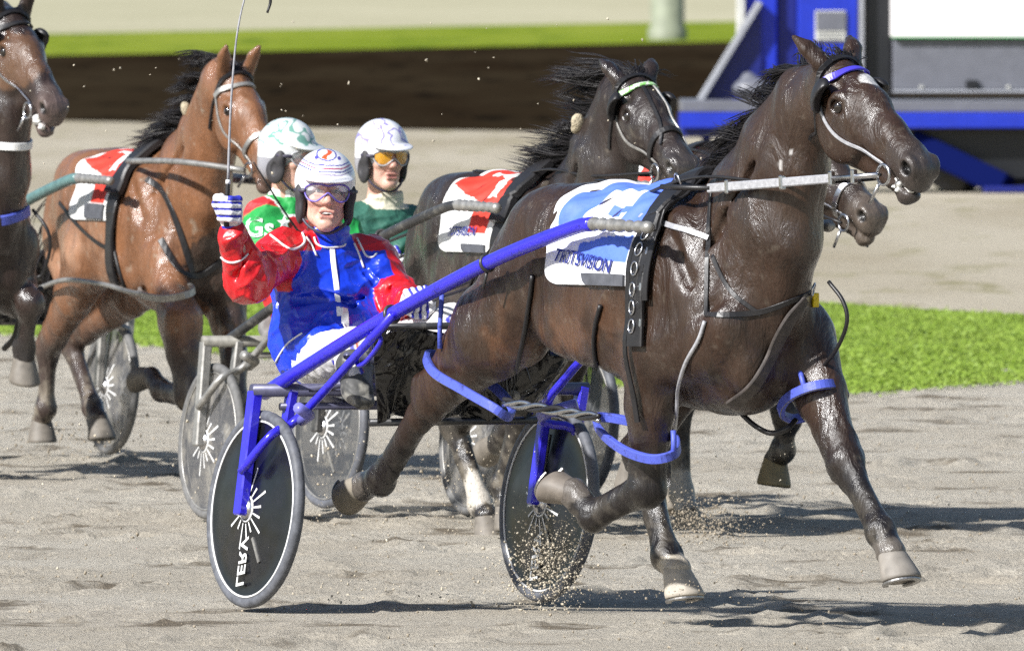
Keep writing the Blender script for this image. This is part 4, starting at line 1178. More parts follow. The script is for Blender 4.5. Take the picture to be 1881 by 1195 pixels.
    for s in (-1, 1):
        S = SDF(hd-.24, hd+.24, .0045)
        S.ell(hp(-.0, s*.088, -.048), (.050, .020, .062), HR, k=.02); S.ell(hp(.03, s*.094, .01), (.022, .017, .03), HR, k=.03)
        S.ell(hp(.003, s*.106, -.045), (.018, .010, .028), HR, k=.006, sub=True)
        V, F = S.mesh(); add('ear_guard', V, F, MP['pad'], h)
    m = MB(); m.tube([hp(.018, -.092, -.07), hp(.045, -.066, -.112), hp(.062, -.03, -.136), hp(.064, 0, -.142), hp(.062, .03, -.136), hp(.045, .066, -.112), hp(.018, .092, -.07)], .0055, 8, sub=4); m.build('chin_strap', MP['strap'], h)
    # ---- goggles
    gr = bpy.data.objects.new('goggles', None); place(gr, None, person)
    m = MB()
    top = [(.118, 0, .030), (.113, .03, .036), (.098, .062, .034), (.080, .080, .022), (.079, .080, .000), (.093, .066, -.022), (.106, .040, -.026), (.119, .014, -.006)]
    loop = top+[(.122, 0, .004)]+[(x_, -y_, z_) for x_, y_, z_ in top[:0:-1]]
    tube_loop(m, [hp(*p_) for p_ in loop], .0032); m.build('goggle_frame', cloth['gframe'], gr)
    for s in (-1, 1):
        m = MB(); n = 13
        ring = np.array([(.116, s*.005, .026), (.113, s*.03, .033), (.098, s*.06, .031), (.083, s*.077, .02), (.082, s*.077, .001), (.094, s*.063, -.019), (.106, s*.039, -.022), (.118, s*.016, -.004)])
        c0 = ring.mean(0)+np.array([.006, 0, 0]); pts_ = [hp(*c0)]+[hp(*(p_*.55+c0*.45+np.array([.003, 0, 0]))) for p_ in ring]+[hp(*p_) for p_ in ring]; k = 8
        F_ = [(0, 1+i, 1+(i+1) % k) for i in range(k)]+[(1+i, 1+k+i, 1+k+(i+1) % k, 1+(i+1) % k) for i in range(k)]
        m.put(pts_, F_); m.build('lens', cloth['lens'], gr)
    for s in (-1, 1):
        m = MB(); m.tube([hp(.080, s*.08, .012), hp(.05, s*.095, .012), hp(.02, s*.112, .014)], .008, 8); m.build('goggle_strap', MP['strap'], gr)
    # ---- jacket
    S = SDF(lo, hi, .0055)
    ch, hp_, nk = f['chest'], f['hip'], f['neck']
    wa = ch*.45+hp_*.55+np.array([.03, 0, 0])
    S.seg(hp_+np.array([.02, 0, .05]), wa, (.235, .17), (.228, .175), shx, k=.05); S.seg(wa, ch, (.228, .175), (.20, .14), shx, k=.06)
    S.seg(ch, ch*.35+nk*.65, (.195, .135), (.12, .085), shx, k=.05)
    S.seg(f['shR'], f['shL'], .060, .060, k=.09)
    S.seg(nk-np.array([0, 0, .05]), nk+np.array([.01, 0, .035]), (.078, .082), (.076, .078), shx, k=.015)
    S.seg(nk+np.array([.0, 0, .02]), nk+np.array([.012, 0, .08]), (.066, .068), (.066, .068), shx, k=.006, sub=True)
    rr = np.random.default_rng(3)
    for s in 'RL':
        sh, el, wr = f['sh'+s], f['el'+s], f['wr'+s]
        S.seg(sh, el, .088, .078, k=.045); S.seg(el, el+(wr-el)*.84, .078, .056, k=.03)
        S.ell(el, (.076, .076, .076), k=.03)
        cu = el+(wr-el)*.80; d = (wr-el)/np.linalg.norm(wr-el); S.seg(cu-d*.015, cu+d*.02, .058, .058, k=.006)
        for i in range(5):            # gathers round the sleeve
            t = .25+.13*i; p_ = (sh+(el-sh)*t*1.0) if i % 2 else (el+(wr-el)*t); ax = (el-sh) if i % 2 else (wr-el); ax = ax/np.linalg.norm(ax)
            o_ = np.cross(ax, rr.normal(size=3)); o_ /= np.linalg.norm(o_); S.seg(p_+o_*.06-ax*.05, p_+np.cross(ax, o_)*.06+ax*.05, .007, .007, k=.03, sub=True)
        # skirt of the jacket over the thigh
        S.seg(f['hp'+s]+np.array([0, 0, .03]), f['hp'+s]+np.array([0, 0, .03])+(f['kn'+s]-f['hp'+s])*.28, (.125, .105), (.10, .09), k=.06)
        S.seg(f['hp'+s]+(f['kn'+s]-f['hp'+s])*.24, f['hp'+s]+(f['kn'+s]-f['hp'+s])*.6, .085, .075, k=.01, sub=True)
    fw = np.cross(-shx, (0, 0, 1)); fw /= np.linalg.norm(fw); fw = fw*np.sign(fw[0])
    for i in range(9):                # drag folds across the front
        t = rr.uniform(-.1, .95); s = rr.choice([-1, 1]); p_ = hp_+(ch-hp_)*t
        S.seg(p_+fw*.18+shx*s*.02, p_+fw*.10+shx*s*.19+np.array([0, 0, rr.uniform(-.05, .10)]), .008, .005, k=.035, sub=True)
    S.blur(1)
    V, F = S.mesh(); C = cloth['jacket'](V, f, shx, fw); V = folds(V, F, .013); j = add('jacket', V, F, cloth.get('jmat', MP['vinyl']), person, col=C)
    if 'extra' in cloth: cloth['extra'](j, V, F, f, shx, fw)
    # ---- trousers and boots
    S = SDF(lo, hi, .0075)
    for s in 'RL':
        S.seg(f['hp'+s], f['kn'+s], (.105, .10), (.070, .070), k=.05); S.seg(f['kn'+s], f['kn'+s]+(f['an'+s]-f['kn'+s])*.8, .069, .056, k=.03)
    V, F = S.mesh(); V = folds(V, F, .007, 90); C = np.tile(np.array([.72, .70, .68]), (len(V), 1))*(.88+.16*vnoise(V, 40, 3))[:, None]
    mud = sstep(.66, .8, vnoise(V, 45, 6)*.6+vnoise(V, 14, 7)*.4); C = C*(1-mud[:, None]*.6)+np.array([.25, .22, .18])*mud[:, None]*.6
    for s in 'RL':
        d = np.abs((V-f['kn'+s])@(-shx)-.0); ax = f['an'+s]-f['kn'+s]; t = (V-f['kn'+s])@ax/ax.dot(ax)
        if cloth.get('stripe'):
            o_ = np.cross(ax/np.linalg.norm(ax), (1, 0, 0)); u = (V-f['kn'+s])@shx
            for u0, cc in ((.045, (.05, .05, .5)), (.028, (.55, .12, .03))):
                b = (np.abs(np.abs(u)-u0) < .007)*(t > .05)*(t < 1); C = np.where(b[:, None] > 0, np.array(cc), C)
    add('trousers', V, F, MP['cloth'], person, col=C)
    for s in 'RL':
        S = SDF(lo-.1, hi+.1, .0065); an, kn, to = f['an'+s], f['kn'+s], f['to'+s]
        S.seg(an+(kn-an)*.55, an, .066, .054, k=.02); S.seg(an, to, (.05, .045), (.044, .028), k=.03); S.seg(an+(kn-an)*.58, an+(kn-an)*.5, .070, .070, k=.004)
        V, F = S.mesh(); n3 = vnoise(V, 50, 8)*.6+vnoise(V, 17, 9)*.4; C = np.array([.06, .06, .058])*(1-sstep(.4, .6, n3))[:, None]+np.array([.26, .25, .22])*sstep(.4, .6, n3)[:, None]
        add('boot', V, F, MP['cloth'], person, col=C)
    # ---- gloves
    for s in 'RL':
        fi = P['fists'][s]; wr = f['wr'+s]
        S = SDF(fi.c-.17, fi.c+.17, .0034); fi.put(S, .0015, wr); V, F = S.mesh(); q = fi.inv(V)
        C = np.tile(np.array([.74, .73, .74]), (len(V), 1)); bl = np.array([.03, .035, .42])
        b = ((np.abs(q[:, 2]-.024) < .0045) | (np.abs(q[:, 2]) < .0045) | (np.abs(q[:, 2]+.025) < .0045) | (q[:, 2] < -.062) | ((q[:, 2] > .032) & (q[:, 1] > .012))) & (cloth.get('glove', 1) > 0)
        C = np.where(b[:, None], bl, C)
        add('glove', V, F, MP['cloth'], person, col=C)
    return person

def seg_t(V, a, b):
    d = b-a; t = np.clip((V-a)@d/d.dot(d), 0, 1); return t, np.linalg.norm(V-a-t[:, None]*d, axis=1)
def stripes_helmet(q, V):
    C = np.tile(np.array([.80, .80, .82]), (len(V), 1)); z = q[:, 2]+.10*q[:, 0]-.35*np.maximum(np.abs(q[:, 1])-.05, 0)
    for z0, w, c in ((.092, .0022, (.05, .05, .30)), (.104, .0026, (.45, .12, .20)), (.116, .002, (.08, .07, .35)), (.081, .002, (.3, .25, .4))):
        C = np.where((np.abs(z-z0) < w)[:, None], np.array(c), C)
    d = np.hypot((q[:, 1]+.004)/1.5, q[:, 2]-.146)
    f = (q[:, 0] > 0)
    C = np.where((f & (np.abs(d-.023) < .002))[:, None], np.array([.1, .1, .4]), C)
    s = (q[:, 1]+.002); e = f & (d < .019) & (np.abs(s-.012*np.sin((q[:, 2]-.146)*130)) < .0095)
    C = np.where(e[:, None], np.array([.62, .10, .03]), C)
    st = f & (np.hypot(np.abs(q[:, 1])-.042, q[:, 2]-.134) < .007); C = np.where(st[:, None], np.array([.10, .09, .4]), C)
    C = np.where(((q[:, 2] < .012) & (q[:, 0] > -.16))[:, None], np.array([.04, .035, .04]), C)
    return C
def swirl_helmet(base, sw, k):
    def f(q, V):
        n = vnoise(q, 22, k)+.5*vnoise(q, 45, k+1)
        a = sstep(.03, .0, np.abs(n-.75)-.05)*(q[:, 2] > .06); C = np.array(base)[None]*(1-a[:, None])+np.array(sw)[None]*a[:, None]
        return np.where((q[:, 2] < .0)[:, None], np.array([.30, .30, .33]), C)
    return f
def jacket_A(V, f, shx, fw):
    blue, red, white = np.array([.010, .045, .62]), np.array([.60, .012, .018]), np.array([.82, .82, .82])
    C = np.tile(blue, (len(V), 1)); nk = f['neck']; ch = f['chest']
    u = (V-nk)@shx; z = V[:, 2]-nk[2]; w = (V-nk)@fw
    for s, g in (('R', 1), ('L', -1)):
        t, d = seg_t(V, f['sh'+s], f['el'+s]); t2, d2 = seg_t(V, f['el'+s], f['wr'+s])
        v = g*u-.183
        arm = ((v > 0) & (z > -.40) & (d < .125)) | ((d2 < .088) & (t2 > .12))
        yo = (g*u > .075) & (z > -.035-.0*(g*u)) & (np.hypot(g*u-.14, np.minimum(z+.01, 0)*2.2) < .075)
        C = np.where((arm | yo)[:, None], red, C)
        C = np.where(((t2 > .72) & (d2 < .08))[:, None], red*.85, C)
    return C
def jacket_B(V, f, shx, fw):
    teal, green, cream = np.array([.03, .12, .085]), np.array([.02, .36, .07]), np.array([.62, .58, .45]); C = np.tile(teal, (len(V), 1)); nk = f['neck']; z = V[:, 2]-nk[2]
    for s in 'RL':
        t, d = seg_t(V, f['sh'+s], f['el'+s]); t2, d2 = seg_t(V, f['el'+s], f['wr'+s]); C = np.where((((t > .40) & (d < .12)) | (d2 < .09))[:, None], green, C)
    rad = np.hypot((V-nk)@shx, (V-nk)@fw); C = np.where(((z > -.02) & (rad < .105))[:, None], cream, C)
    return C
def jacket_C(V, f, shx, fw):
    red, green, white = np.array([.52, .02, .025]), np.array([.015, .30, .06]), np.array([.78, .78, .76]); C = np.tile(red, (len(V), 1)); nk = f['neck']; z = V[:, 2]-nk[2]
    for s, g in (('R', 1), ('L', -1)):
        t, d = seg_t(V, f['sh'+s], f['el'+s]); t2, d2 = seg_t(V, f['el'+s], f['wr'+s]); C = np.where((((t > .06) & (d < .11)) | (d2 < .09))[:, None], green, C)
    rad = np.hypot((V-nk)@shx, (V-nk)@fw); cl = (z > -.06) & (rad < .12); C = np.where(cl[:, None], green, C); C = np.where((cl & ((rad > .112) | (z < -.05)))[:, None], white, C); C = np.where((z > .028)[:, None], white, C)
    return C
def press_on(name, j, V, F, shape, pos, xdir, ydir, nrm, mat, lift=.004):
    """lays a flat shape onto a garment surface"""
    b = BVHTree.FromPolygons([tuple(v) for v in V.tolist()], F.tolist()); out = []
    for v in shape[0]:
        p = pos+xdir*v[0]+ydir*v[1]; h = b.ray_cast(Vector(p+nrm*.25), Vector(-nrm), .5)
        q = np.array(h[0]) if h[0] is not None else p
        out.append(q+nrm*(lift+(v[2] if v[2] > 0 else 0)))
    return add(name, out, [list(f_) for f_ in shape[1]], mat, j, smooth=False)
def star_shape(r):
    V = [(0, 0, .002)]+[((r if i % 2 == 0 else r*.42)*math.sin(i*math.pi/5), (r if i % 2 == 0 else r*.42)*math.cos(i*math.pi/5), .001) for i in range(10)]
    return np.array(V), [(0, 1+(i+1) % 10, 1+i) for i in range(10)]
def gs_letters(j, V, F, f, shx, fw):
    view = cC.R.T@np.array([0, -1, 0]); xr = cC.R.T@np.array([1.0, 0, 0])
    press_on('lettering', j, V, F, text_geo('Gs', .115, .0008, .002), cC.V(477, 418, f['shR'][0]), xr, np.array([0, 0, 1.0]), view, MS['white'], .006)
    press_on('star', j, V, F, star_shape(.032), cC.V(523, 408, f['shR'][0]), xr, np.array([0, 0, 1.0]), view, MS['white'], .006)

# --- the three drivers
def base_pose(fr, s, head, neck):
    nk = np.asarray(neck); sx = np.array([0, -1, 0])
    P = dict(head=head, neck=nk, chest=nk+np.array([-.0, 0, -.17])*s, hip=np.array([-.42*s, nk[1]+.01, .90*s]))
    for k, g in (('R', -1), ('L', 1)):
        P['sh'+k] = nk+np.array([0, g*.155, -.095])
        P['hp'+k] = P['hip']+np.array([.05, g*.11, -.02]); P['kn'+k] = np.array([.06*s, nk[1]+g*.24, 1.02*s]); P['an'+k] = np.array([.30*s, nk[1]+g*.30, .80*s]); P['to'+k] = P['an'+k]+np.array([.13, g*.01, -.03])
    return P
PA = base_pose(cA, 1.0, cA.V(597, 358, -.40), cA.V(600, 443, -.45))
PA['knR'] = UA(648, 640, -.29); PA['anR'] = UA(656, 715, -.34); PA['toR'] = UA(668, 738, -.34)
PA['shR'] = cA.V(520, 466, -.43); PA['elR'] = cA.V(458, 512, -.24); PA['wrR'] = cA.V(428, 428, -.17)
PA['shL'] = cA.V(682, 474, -.45); PA['elL'] = cA.V(722, 546, -.30); PA['wrL'] = cA.V(750, 556, -.06)
camdir = lambda fr: fr.R.T@np.array([0, -1.0, .05])
rgt = lambda fr: fr.R.T@np.array([1.0, 0, 0])
hR = cA.V(417, 384, -.15); hL = cA.V(768, 556, .02)
PA['fists'] = dict(R=Fist(hR, camdir(cA)+rgt(cA)*-.25, (0, 0, 1.0)+rgt(cA)*.02, 1), L=Fist(hL, camdir(cA)*.4+np.array([.7, -.2, .3]), np.array([0.25, 1.0, .15]), -1))
def piping(j, V, F, f, shx, fw):
    rg = Rig(cA, j, BVHTree.FromPolygons([tuple(v) for v in V.tolist()], F.tolist()))
    for pix, rr in (([(497, 432), (508, 441), (522, 452), (537, 458), (552, 453), (560, 442), (555, 428)], .0045), ([(655, 438), (664, 455), (672, 470), (684, 473), (692, 466)], .0045),
                    ([(577, 436), (582, 449), (600, 455), (628, 453), (634, 448)], .004), ([(562, 436), (572, 450), (581, 470)], .004), ([(650, 447), (660, 470), (668, 492)], .004), ([(492, 665), (500, 676), (512, 655), (530, 630), (556, 612)], .004), ([(404, 470), (418, 481), (438, 480), (457, 466)], .004)):
        rg.cord('piping', pix, rr, MS['white'], .002)
    rg.strap('zip_band', [(610, 458), (613, 490), (618, 525), (622, 560), (624, 580)], .020, MS['white'], .004, .001)
    rg.strap('zip_band', [(632, 566), (634, 590), (633, 603)], .028, MS['white'], .005, .002)
driverA = build_person(cA, PA, (6, -2, -2, True), 'driver in shiny blue and red jacket raising a whip in the right hand', dict(helmet=stripes_helmet, jacket=jacket_A, gframe=MP['gfr'], lens=MP['lens'], stripe=True, extra=piping), 'sulky drivers')
def rear_driver(fr, s, hpx, npx, look, label, cloth, fix=None):
    P = base_pose(fr, s, fr.V(*hpx, -.36*s), fr.V(*npx, -.42*s)); nk = P['neck']
    for k, g in (('R', -1), ('L', 1)):
        P['el'+k] = P['sh'+k]+np.array([.16, g*.07, -.24])*s; P['wr'+k] = nk+np.array([.40, g*.12, -.26])*s
    if fix: fix(P)
    P['fists'] = {k: Fist(P['wr'+k]+np.array([.07, 0, .01]), (1, 0, .3), (0.2, 1, .2), -g) for k, g in (('R', -1), ('L', 1))}
    return build_person(fr, P, look, label, cloth, 'sulky drivers'), P
def fixC(P):
    x = P['shR'][0]; P['shR'] = cC.V(489, 404, x); P['elR'] = cC.V(486, 462, x+.12); P['shL'] = cC.V(602, 410, x)
    P['hip'] = P['hip']+np.array([0, .16, 0])
    for k in ('hpR', 'hpL', 'knR', 'knL', 'anR', 'anL', 'toR', 'toL', 'wrR', 'wrL', 'elL'): P[k] = P[k]+np.array([0, .15, 0])
driverC, PC = rear_driver(cC, .97, (531, 290), (531, 372), (52, 4, 0, False), 'driver in red and green jacket with a white star, face turned aside', dict(helmet=swirl_helmet((.66, .68, .68), (.16, .34, .28), 31), jacket=jacket_C, gframe=MP['gfr2'], lens=MP['lens'], jmat=MP['cloth'], extra=gs_letters), fix=fixC)
driverB, PB = rear_driver(cB, 1.0, (703, 290), (706, 376), (26, 3, 0, False), 'driver in teal and green jacket wearing amber goggles and a lilac-marked helmet', dict(helmet=swirl_helmet((.78, .78, .82), (.28, .24, .55), 41), jacket=jacket_B, gframe=MP['gfr2'], lens=MP['amber'], jmat=MP['cloth']))
# the raised whip, curling over above the frame
m = MB(); ax = -.15
wp = [cA.V(p[0], p[1], ax) for p in ((416, 416), (417, 384), (419, 330), (422, 240), (427, 150), (436, 60), (452, -10), (472, -42), (488, -30), (497, 0), (491, 24))]
whip = bpy.data.objects.new('whip', None); place(whip, cA); tag(whip, 'long thin whip held upright in the blue and white glove', 'whip')
m = MB(); m.tube(wp[:3], [.010, .010, .0075], 10, sub=5); m.build('handle', M['leather'], whip)
m = MB(); m.tube([wp[2]*.86+wp[1]*.14, wp[2]], [.0095, .0085], 10); m.build('collar', MS['white'], whip)
m = MB(); m.tube(wp[2:-2], np.linspace(.0052, .0022, len(wp)-4), 8, sub=6); m.build('shaft', material('whip_shaft', (.28, .28, .30), .35, noise=.3, nscale=50), whip)
m = MB(); m.tube(wp[-3:], [.0025, .006, .0045], 8, sub=5); m.build('lash', M['leather'], whip)
# ------------------------------------------------------------------ harness of the leading horse
MH = dict(
    silver=material('silver_webbing', (.42, .42, .44), .4, .3, bump=.4, bscale=200, bdist=.001, noise=.25, nscale=60),
    hobble=material('blue_padding', (.075, .105, .50), .5, bump=.6, bscale=90, bdist=.002, col2=(.035, .04, .16), mask=(.55, .70), nscale=45),
    brow=material('blue_browband', (.06, .045, .55), .3), foam=material('foam', (.7, .69, .66), .6, bump=.6, bscale=60, bdist=.01),
    cloth=material('saddle_cloth', attr=True, rough=.65, bump=.5, bscale=22, bdist=.008, noise=.08, nscale=60), rubber=material('grey_patch', (.075, .078, .09), .55, bump=.4, bscale=90, bdist=.002, noise=.3),
    yellow=material('yellow_tag', (.75, .55, .01), .4), ink=material('blue_ink', (.02, .03, .20), .5), wool=material('dirty_wool', (.42, .36, .25), .9, bump=1, bscale=80, bdist=.01, noise=.4, nscale=30),
    red=material('red_ink', (.55, .02, .02), .5), brass=material('brass', (.6, .5, .3), .3, 1), shadow_roll=material('pale_fleece', (.5, .47, .42), .9, bump=1, bscale=60, bdist=.012),
    green=material('green_browband', (.20, .50, .12), .5, col2=(.75, .8, .7), mask=(.48, .54), nscale=60),
)
def saddle_cloth(rig, parent, colour, x0, x1, deg0, deg1, corner=.10, nm='saddle_cloth', off=.012):
    """a numbered cloth lying over the back; s runs from the right edge over the spine to the left edge"""
    nx, ns = 84, 190; P = np.zeros((nx, ns, 3)); N = np.zeros((nx, ns, 3)); ok = np.ones((nx, ns), bool); T = np.zeros((nx, ns, 2))
    xs = np.linspace(x0, x1, nx); an = np.linspace(deg0, deg1, ns)
    am = max(abs(deg0), abs(deg1)); cd = corner/.30*180/np.pi*.62
    def rear(a): e = max(abs(a)-(am-cd), 0)/cd; return x0+corner*(1-math.sqrt(max(1-e*e, 0)))
    for i in range(nx):
        for k, a in enumerate(an):
            x = rear(a)+(x1-rear(a))*i/(nx-1); ar = math.radians(a); d = Vector((0, -math.sin(ar), math.cos(ar))); o = Vector((x, 0, 1.18*rig.sc))+d*.9
            h = rig.b.ray_cast(o, -d, .9)
            n = np.array(h[1]) if h[0] else np.array(d); q = np.array(h[0]) if h[0] else np.array(o-d*.6)
            P[i, k] = q+np.array(d)*off; N[i, k] = np.array(d)
    for _ in range(3): P[:, 1:-1] = (P[:, :-2]+2*P[:, 1:-1]+P[:, 2:])/4; P[1:-1] = (P[:-2]+2*P[1:-1]+P[2:])/4
    arc = np.concatenate([[0], np.cumsum(np.linalg.norm(np.diff(P[nx//2], axis=0), axis=1))])
    sR = arc[np.argmin(np.abs(an))]-arc; sR = -sR                 # 0 on the spine, + to the right side when an > 0
    if deg1 > deg0: pass
    # ripples, then a thin sheet with rounded rear corners
    X, Sg = np.meshgrid(xs, sR, indexing='ij'); X = np.stack([np.linspace(rear(a), x1, nx) for a in an], 1)
    P += N*(.006*np.sin(X*38+Sg*9)+.005*np.sin(Sg*31-X*14)+.004*np.sin(X*70+Sg*50))[:, :, None]*(sstep(0, .12, np.abs(Sg))*(1-.92*sstep(.30, .38, np.abs(Sg))))[:, :, None]
    smax = np.where(Sg > 0, sR.max(), -sR.min())
    keep = ok
    C = colour(X, Sg, x0, x1, sR.max())
    idx = np.arange(nx*ns).reshape(nx, ns); F = []
    for i in range(nx-1):
        for k in range(ns-1):
            if keep[i, k] and keep[i+1, k] and keep[i, k+1] and keep[i+1, k+1]: F.append((idx[i, k], idx[i, k+1], idx[i+1, k+1], idx[i+1, k]))
    used = np.unique(np.array(F)); mp = -np.ones(nx*ns, int); mp[used] = np.arange(len(used)); F = mp[np.array(F)]
    V = P.reshape(-1, 3)[used]; Nn = N.reshape(-1, 3)[used]; Cc = C.reshape(-1, 3)[used]; n = len(V)
    from collections import Counter
    ec = Counter()
    for f in F.tolist():
        for a, b in zip(f, f[1:]+f[:1]): ec[(a, b)] += 1
    rim = [(b, a, a+n, b+n) for a, b in ec if (b, a) not in ec]
    F2 = [tuple(f) for f in F.tolist()]+[tuple(x+n for x in f[::-1]) for f in F.tolist()]+rim
    o = add(nm, np.concatenate([V, V-Nn*.005]), F2, MH['cloth'], parent, col=np.concatenate([Cc, Cc]))
    def on(x, s):                                                # point and normal on the cloth
        fi = np.clip((x-x0)/(x1-x0)*(nx-1), 0, nx-1.001); fk = np.interp(s, sR if sR[0] < sR[-1] else sR[::-1], np.arange(ns) if sR[0] < sR[-1] else np.arange(ns)[::-1])
        i, k = int(fi), int(min(fk, ns-2)); a, b = fi-i, fk-k
        f = lambda A: A[i, k]*(1-a)*(1-b)+A[i+1, k]*a*(1-b)+A[i, k+1]*(1-a)*b+A[i+1, k+1]*a*b
        return f(P), f(N)
    return o, on
def print_on(on, parent, txt, size, x, s, ang, mat, lift=.007, name='lettering', shear=.0, bold=.0012):
    V, F = text_geo(txt, size, .0006, bold, shear); out = []; c, sn = math.cos(math.radians(ang)), math.sin(math.radians(ang))
    for v in V:
        a, b = v[0]*c-v[1]*sn, v[0]*sn+v[1]*c
        p, n = on(x+a, s-b); out.append(p+n*(lift+max(v[2], 0)))
    return add(name, out, [list(f) for f in F], mat, parent, smooth=False)
def patch_on(on, parent, x0, x1, s0, s1, mat, name, lift=.007, th=.004):
    n = 14; V = []; 
    for i in range(n):
        for k in range(n):
            p, q = on(x0+(x1-x0)*i/(n-1), s0+(s1-s0)*k/(n-1)); V.append(p+q*(lift+th))
    m = len(V); V2 = []
    for i in range(n):
        for k in range(n):
            p, q = on(x0+(x1-x0)*i/(n-1), s0+(s1-s0)*k/(n-1)); V2.append(p+q*(lift-.004))
    F = [(i*n+k, i*n+k+1, (i+1)*n+k+1, (i+1)*n+k) for i in range(n-1) for k in range(n-1)]
    E = [(k, k+1) for k in range(n-1)]+[((n-1)*n+k+1, (n-1)*n+k) for k in range(n-1)]+[((i+1)*n, i*n) for i in range(n-1)]+[(i*n+n-1, (i+1)*n+n-1) for i in range(n-1)]
    return add(name, V+V2, F+[(b, a, a+m, b+m) for a, b in E], mat, parent, smooth=False)
def ring_strap(P, width, thick, mat, name, parent, sub=6):
    """padded strap round a leg through the given points"""
    P = np.asarray(P, float); Q = spline(np.concatenate([P[-2:], P, P[:3]]), None, sub)[2*sub:2*sub+len(P)*sub]
    c = Q.mean(0); u, s, vt = np.linalg.svd(Q-c); nr = (Q-c)-np.outer((Q-c)@vt[2], vt[2]); nr /= np.linalg.norm(nr, axis=1)[:, None]
    m = MB(); m.band(Q, nr, width, thick, closed=True); m.band(Q, -nr, width*.9, thick*.5, closed=True)
    o = m.build(name, mat, parent)
    if True:
        e = MB(); T_ = np.roll(Q, -1, 0)-np.roll(Q, 1, 0); B_ = np.cross(T_, nr); B_ /= np.linalg.norm(B_, axis=1)[:, None]+1e-9; E_ = Q+nr*thick*.75+B_*width*.46; e.tube(np.concatenate([E_, E_[:1]]), .0022, 5, cap=False); e.build('edge_binding', MS['pad'], o)
    return o
def single(m, name, mat, parent): return m.build(name, mat, parent)

rA = Rig(hA, horseA, bvhA); rA.sc = 1.0
def cloth_A(X, S, x0, x1, sm):
    white, blue = np.array([.80, .80, .82]), np.array([.085, .17, .66]); C = np.empty(X.shape+(3,)); C[:] = white
    u = (X-x0)/(x1-x0); s = np.abs(S)/sm
    b = (u > .09) & (s < .86) & ((u < .30) & (s < .62) | (s < .20))
    b |= (u > .74) & (u < .97) & (s > .2) & (s < .56)
    b |= (u > .42) & (s > .60) & (s < .80) & (u < .97) & (s > .60+.14*(1-u))
    b |= (u > .50) & (u < .66) & (s > .36) & (s < .44+.2*(u-.5))
    b |= (u > .66) & (u < .80) & (s > .38) & (s < .44)
    C[b] = blue
    return C
clA, onA = saddle_cloth(rA, horseA, cloth_A, -.60, -.02, -86, 86)
print_on(onA, clA, 'TROTSVISION', .068, -.32, .44, -6, MH['ink'], shear=.1)
patch_on(onA, clA, -.30, -.03, .485, .56, MH['rubber'], 'weight_pocket')
# girth and saddle pad
def barrel_band(rig, x, a0, a1, w, th, mat, name, off=.004, z0=1.18, lean=0.0, n=50):
    P, N = rig.around(x, z0*rig.sc, np.linspace(a0, a1, n), off, lean); m = MB(); m.band(P, N, w, th); return m.build(name, mat, rig.h)
barrel_band(rA, .045, -122, 122, .085, .012, M['leather'], 'girth', .014)
barrel_band(rA, .045, -50, 50, .11, .028, M['leather'], 'saddle_pad', .02); barrel_band(rA, .095, -95, 95, .026, .007, M['leather'], 'saddle_strap', .022); barrel_band(rA, -.005, -150, 150, .022, .007, M['leather'], 'girth_strap', .022)
for s in (-1, 1):
    P, N = rA.around(.06, 1.18, [s*18], .06); m = MB(); m.ring(P[0], N[0]*.3+np.array([.2, .9*s, 0]), .028, .004, 18, 6); m.build('terret', MS['steel'], horseA)
P, N = rA.around(.03, 1.18, np.linspace(48, 95, 16), .02); m = MB(); m.band(P, N, .05, .008); m.build('tug', M['leather'], horseA)
for i, a in enumerate((52, 62, 74, 88, 100, 112)):
    P, N = rA.around(.035, 1.18, [a], .030); m = MB(); m.ring(P[0], N[0], .017, .004, 14, 6, R2=.024); m.build('buckle', MS['steel'], horseA)
# straps traced along the flank and chest
st = lambda n, pix, w, mat, th=.005, off=.003: rA.strap(n, pix, w, mat, th, off)
st('back_strap', [(925, 338), (1000, 332), (1080, 333), (1160, 337)], .03, M['leather'])
st('shoulder_strap', [(1308, 345), (1304, 400), (1301, 440), (1299, 500), (1298, 578)], .017, M['leather'])
st('neck_strap', [(1303, 452), (1325, 505), (1352, 545), (1398, 577)], .016, M['leather'])
st('breast_strap', [(1299, 579), (1350, 578), (1400, 572), (1440, 557), (1480, 540), (1522, 517)], .020, M['leather'], .006)
st('side_strap', [(1178, 398), (1215, 409), (1260, 423), (1300, 437)], .020, MH['silver'], .005, .006)
rA.cord('hobble_hanger', [(1298, 590), (1285, 625), (1262, 665), (1247, 705), (1240, 745), (1237, 790)], .0075, MH['silver'], .008)
rA.cord('hobble_hanger', [(981, 505), (975, 560), (962, 620), (950, 670), (938, 720)], .0085, M['leather'], .008)
rA.cord('hobble_hanger', [(1106, 560), (1096, 600), (1094, 640), (1102, 690), (1106, 735)], .0085, M['leather'], .008)
st('belly_strap', [(1476, 548), (1452, 582), (1428, 625), (1405, 672), (1380, 712), (1345, 742)], .048, material('muddy_strap', (.055, .045, .04), .6, noise=.5, nscale=25), .012, .004)
r_ = rA.hit(1494, 546, .012)
if r_: m = MB(); m.box(r_[0]+np.array([.01, -.01, -.012]), (.012, .026, .05), None, .003); m.build('ear_tag', MH['yellow'], horseA)
r_ = rA.hit(1488, 530, .012)
if r_: m = MB(); m.ring(r_[0], r_[1], .022, .004, 16, 6); m.build('buckle', MS['steel'], horseA)
# loose strap end hanging in front of the chest
m = MB(); m.tube([hA.U(1522, 517, .10), hA.U(1548, 552, .12), hA.U(1556, 590, .13), hA.U(1540, 635, .14), hA.U(1516, 668, .15), hA.U(1500, 682, .15)], .0075, 8, sub=5); m.build('loose_strap', M['leather'], horseA)
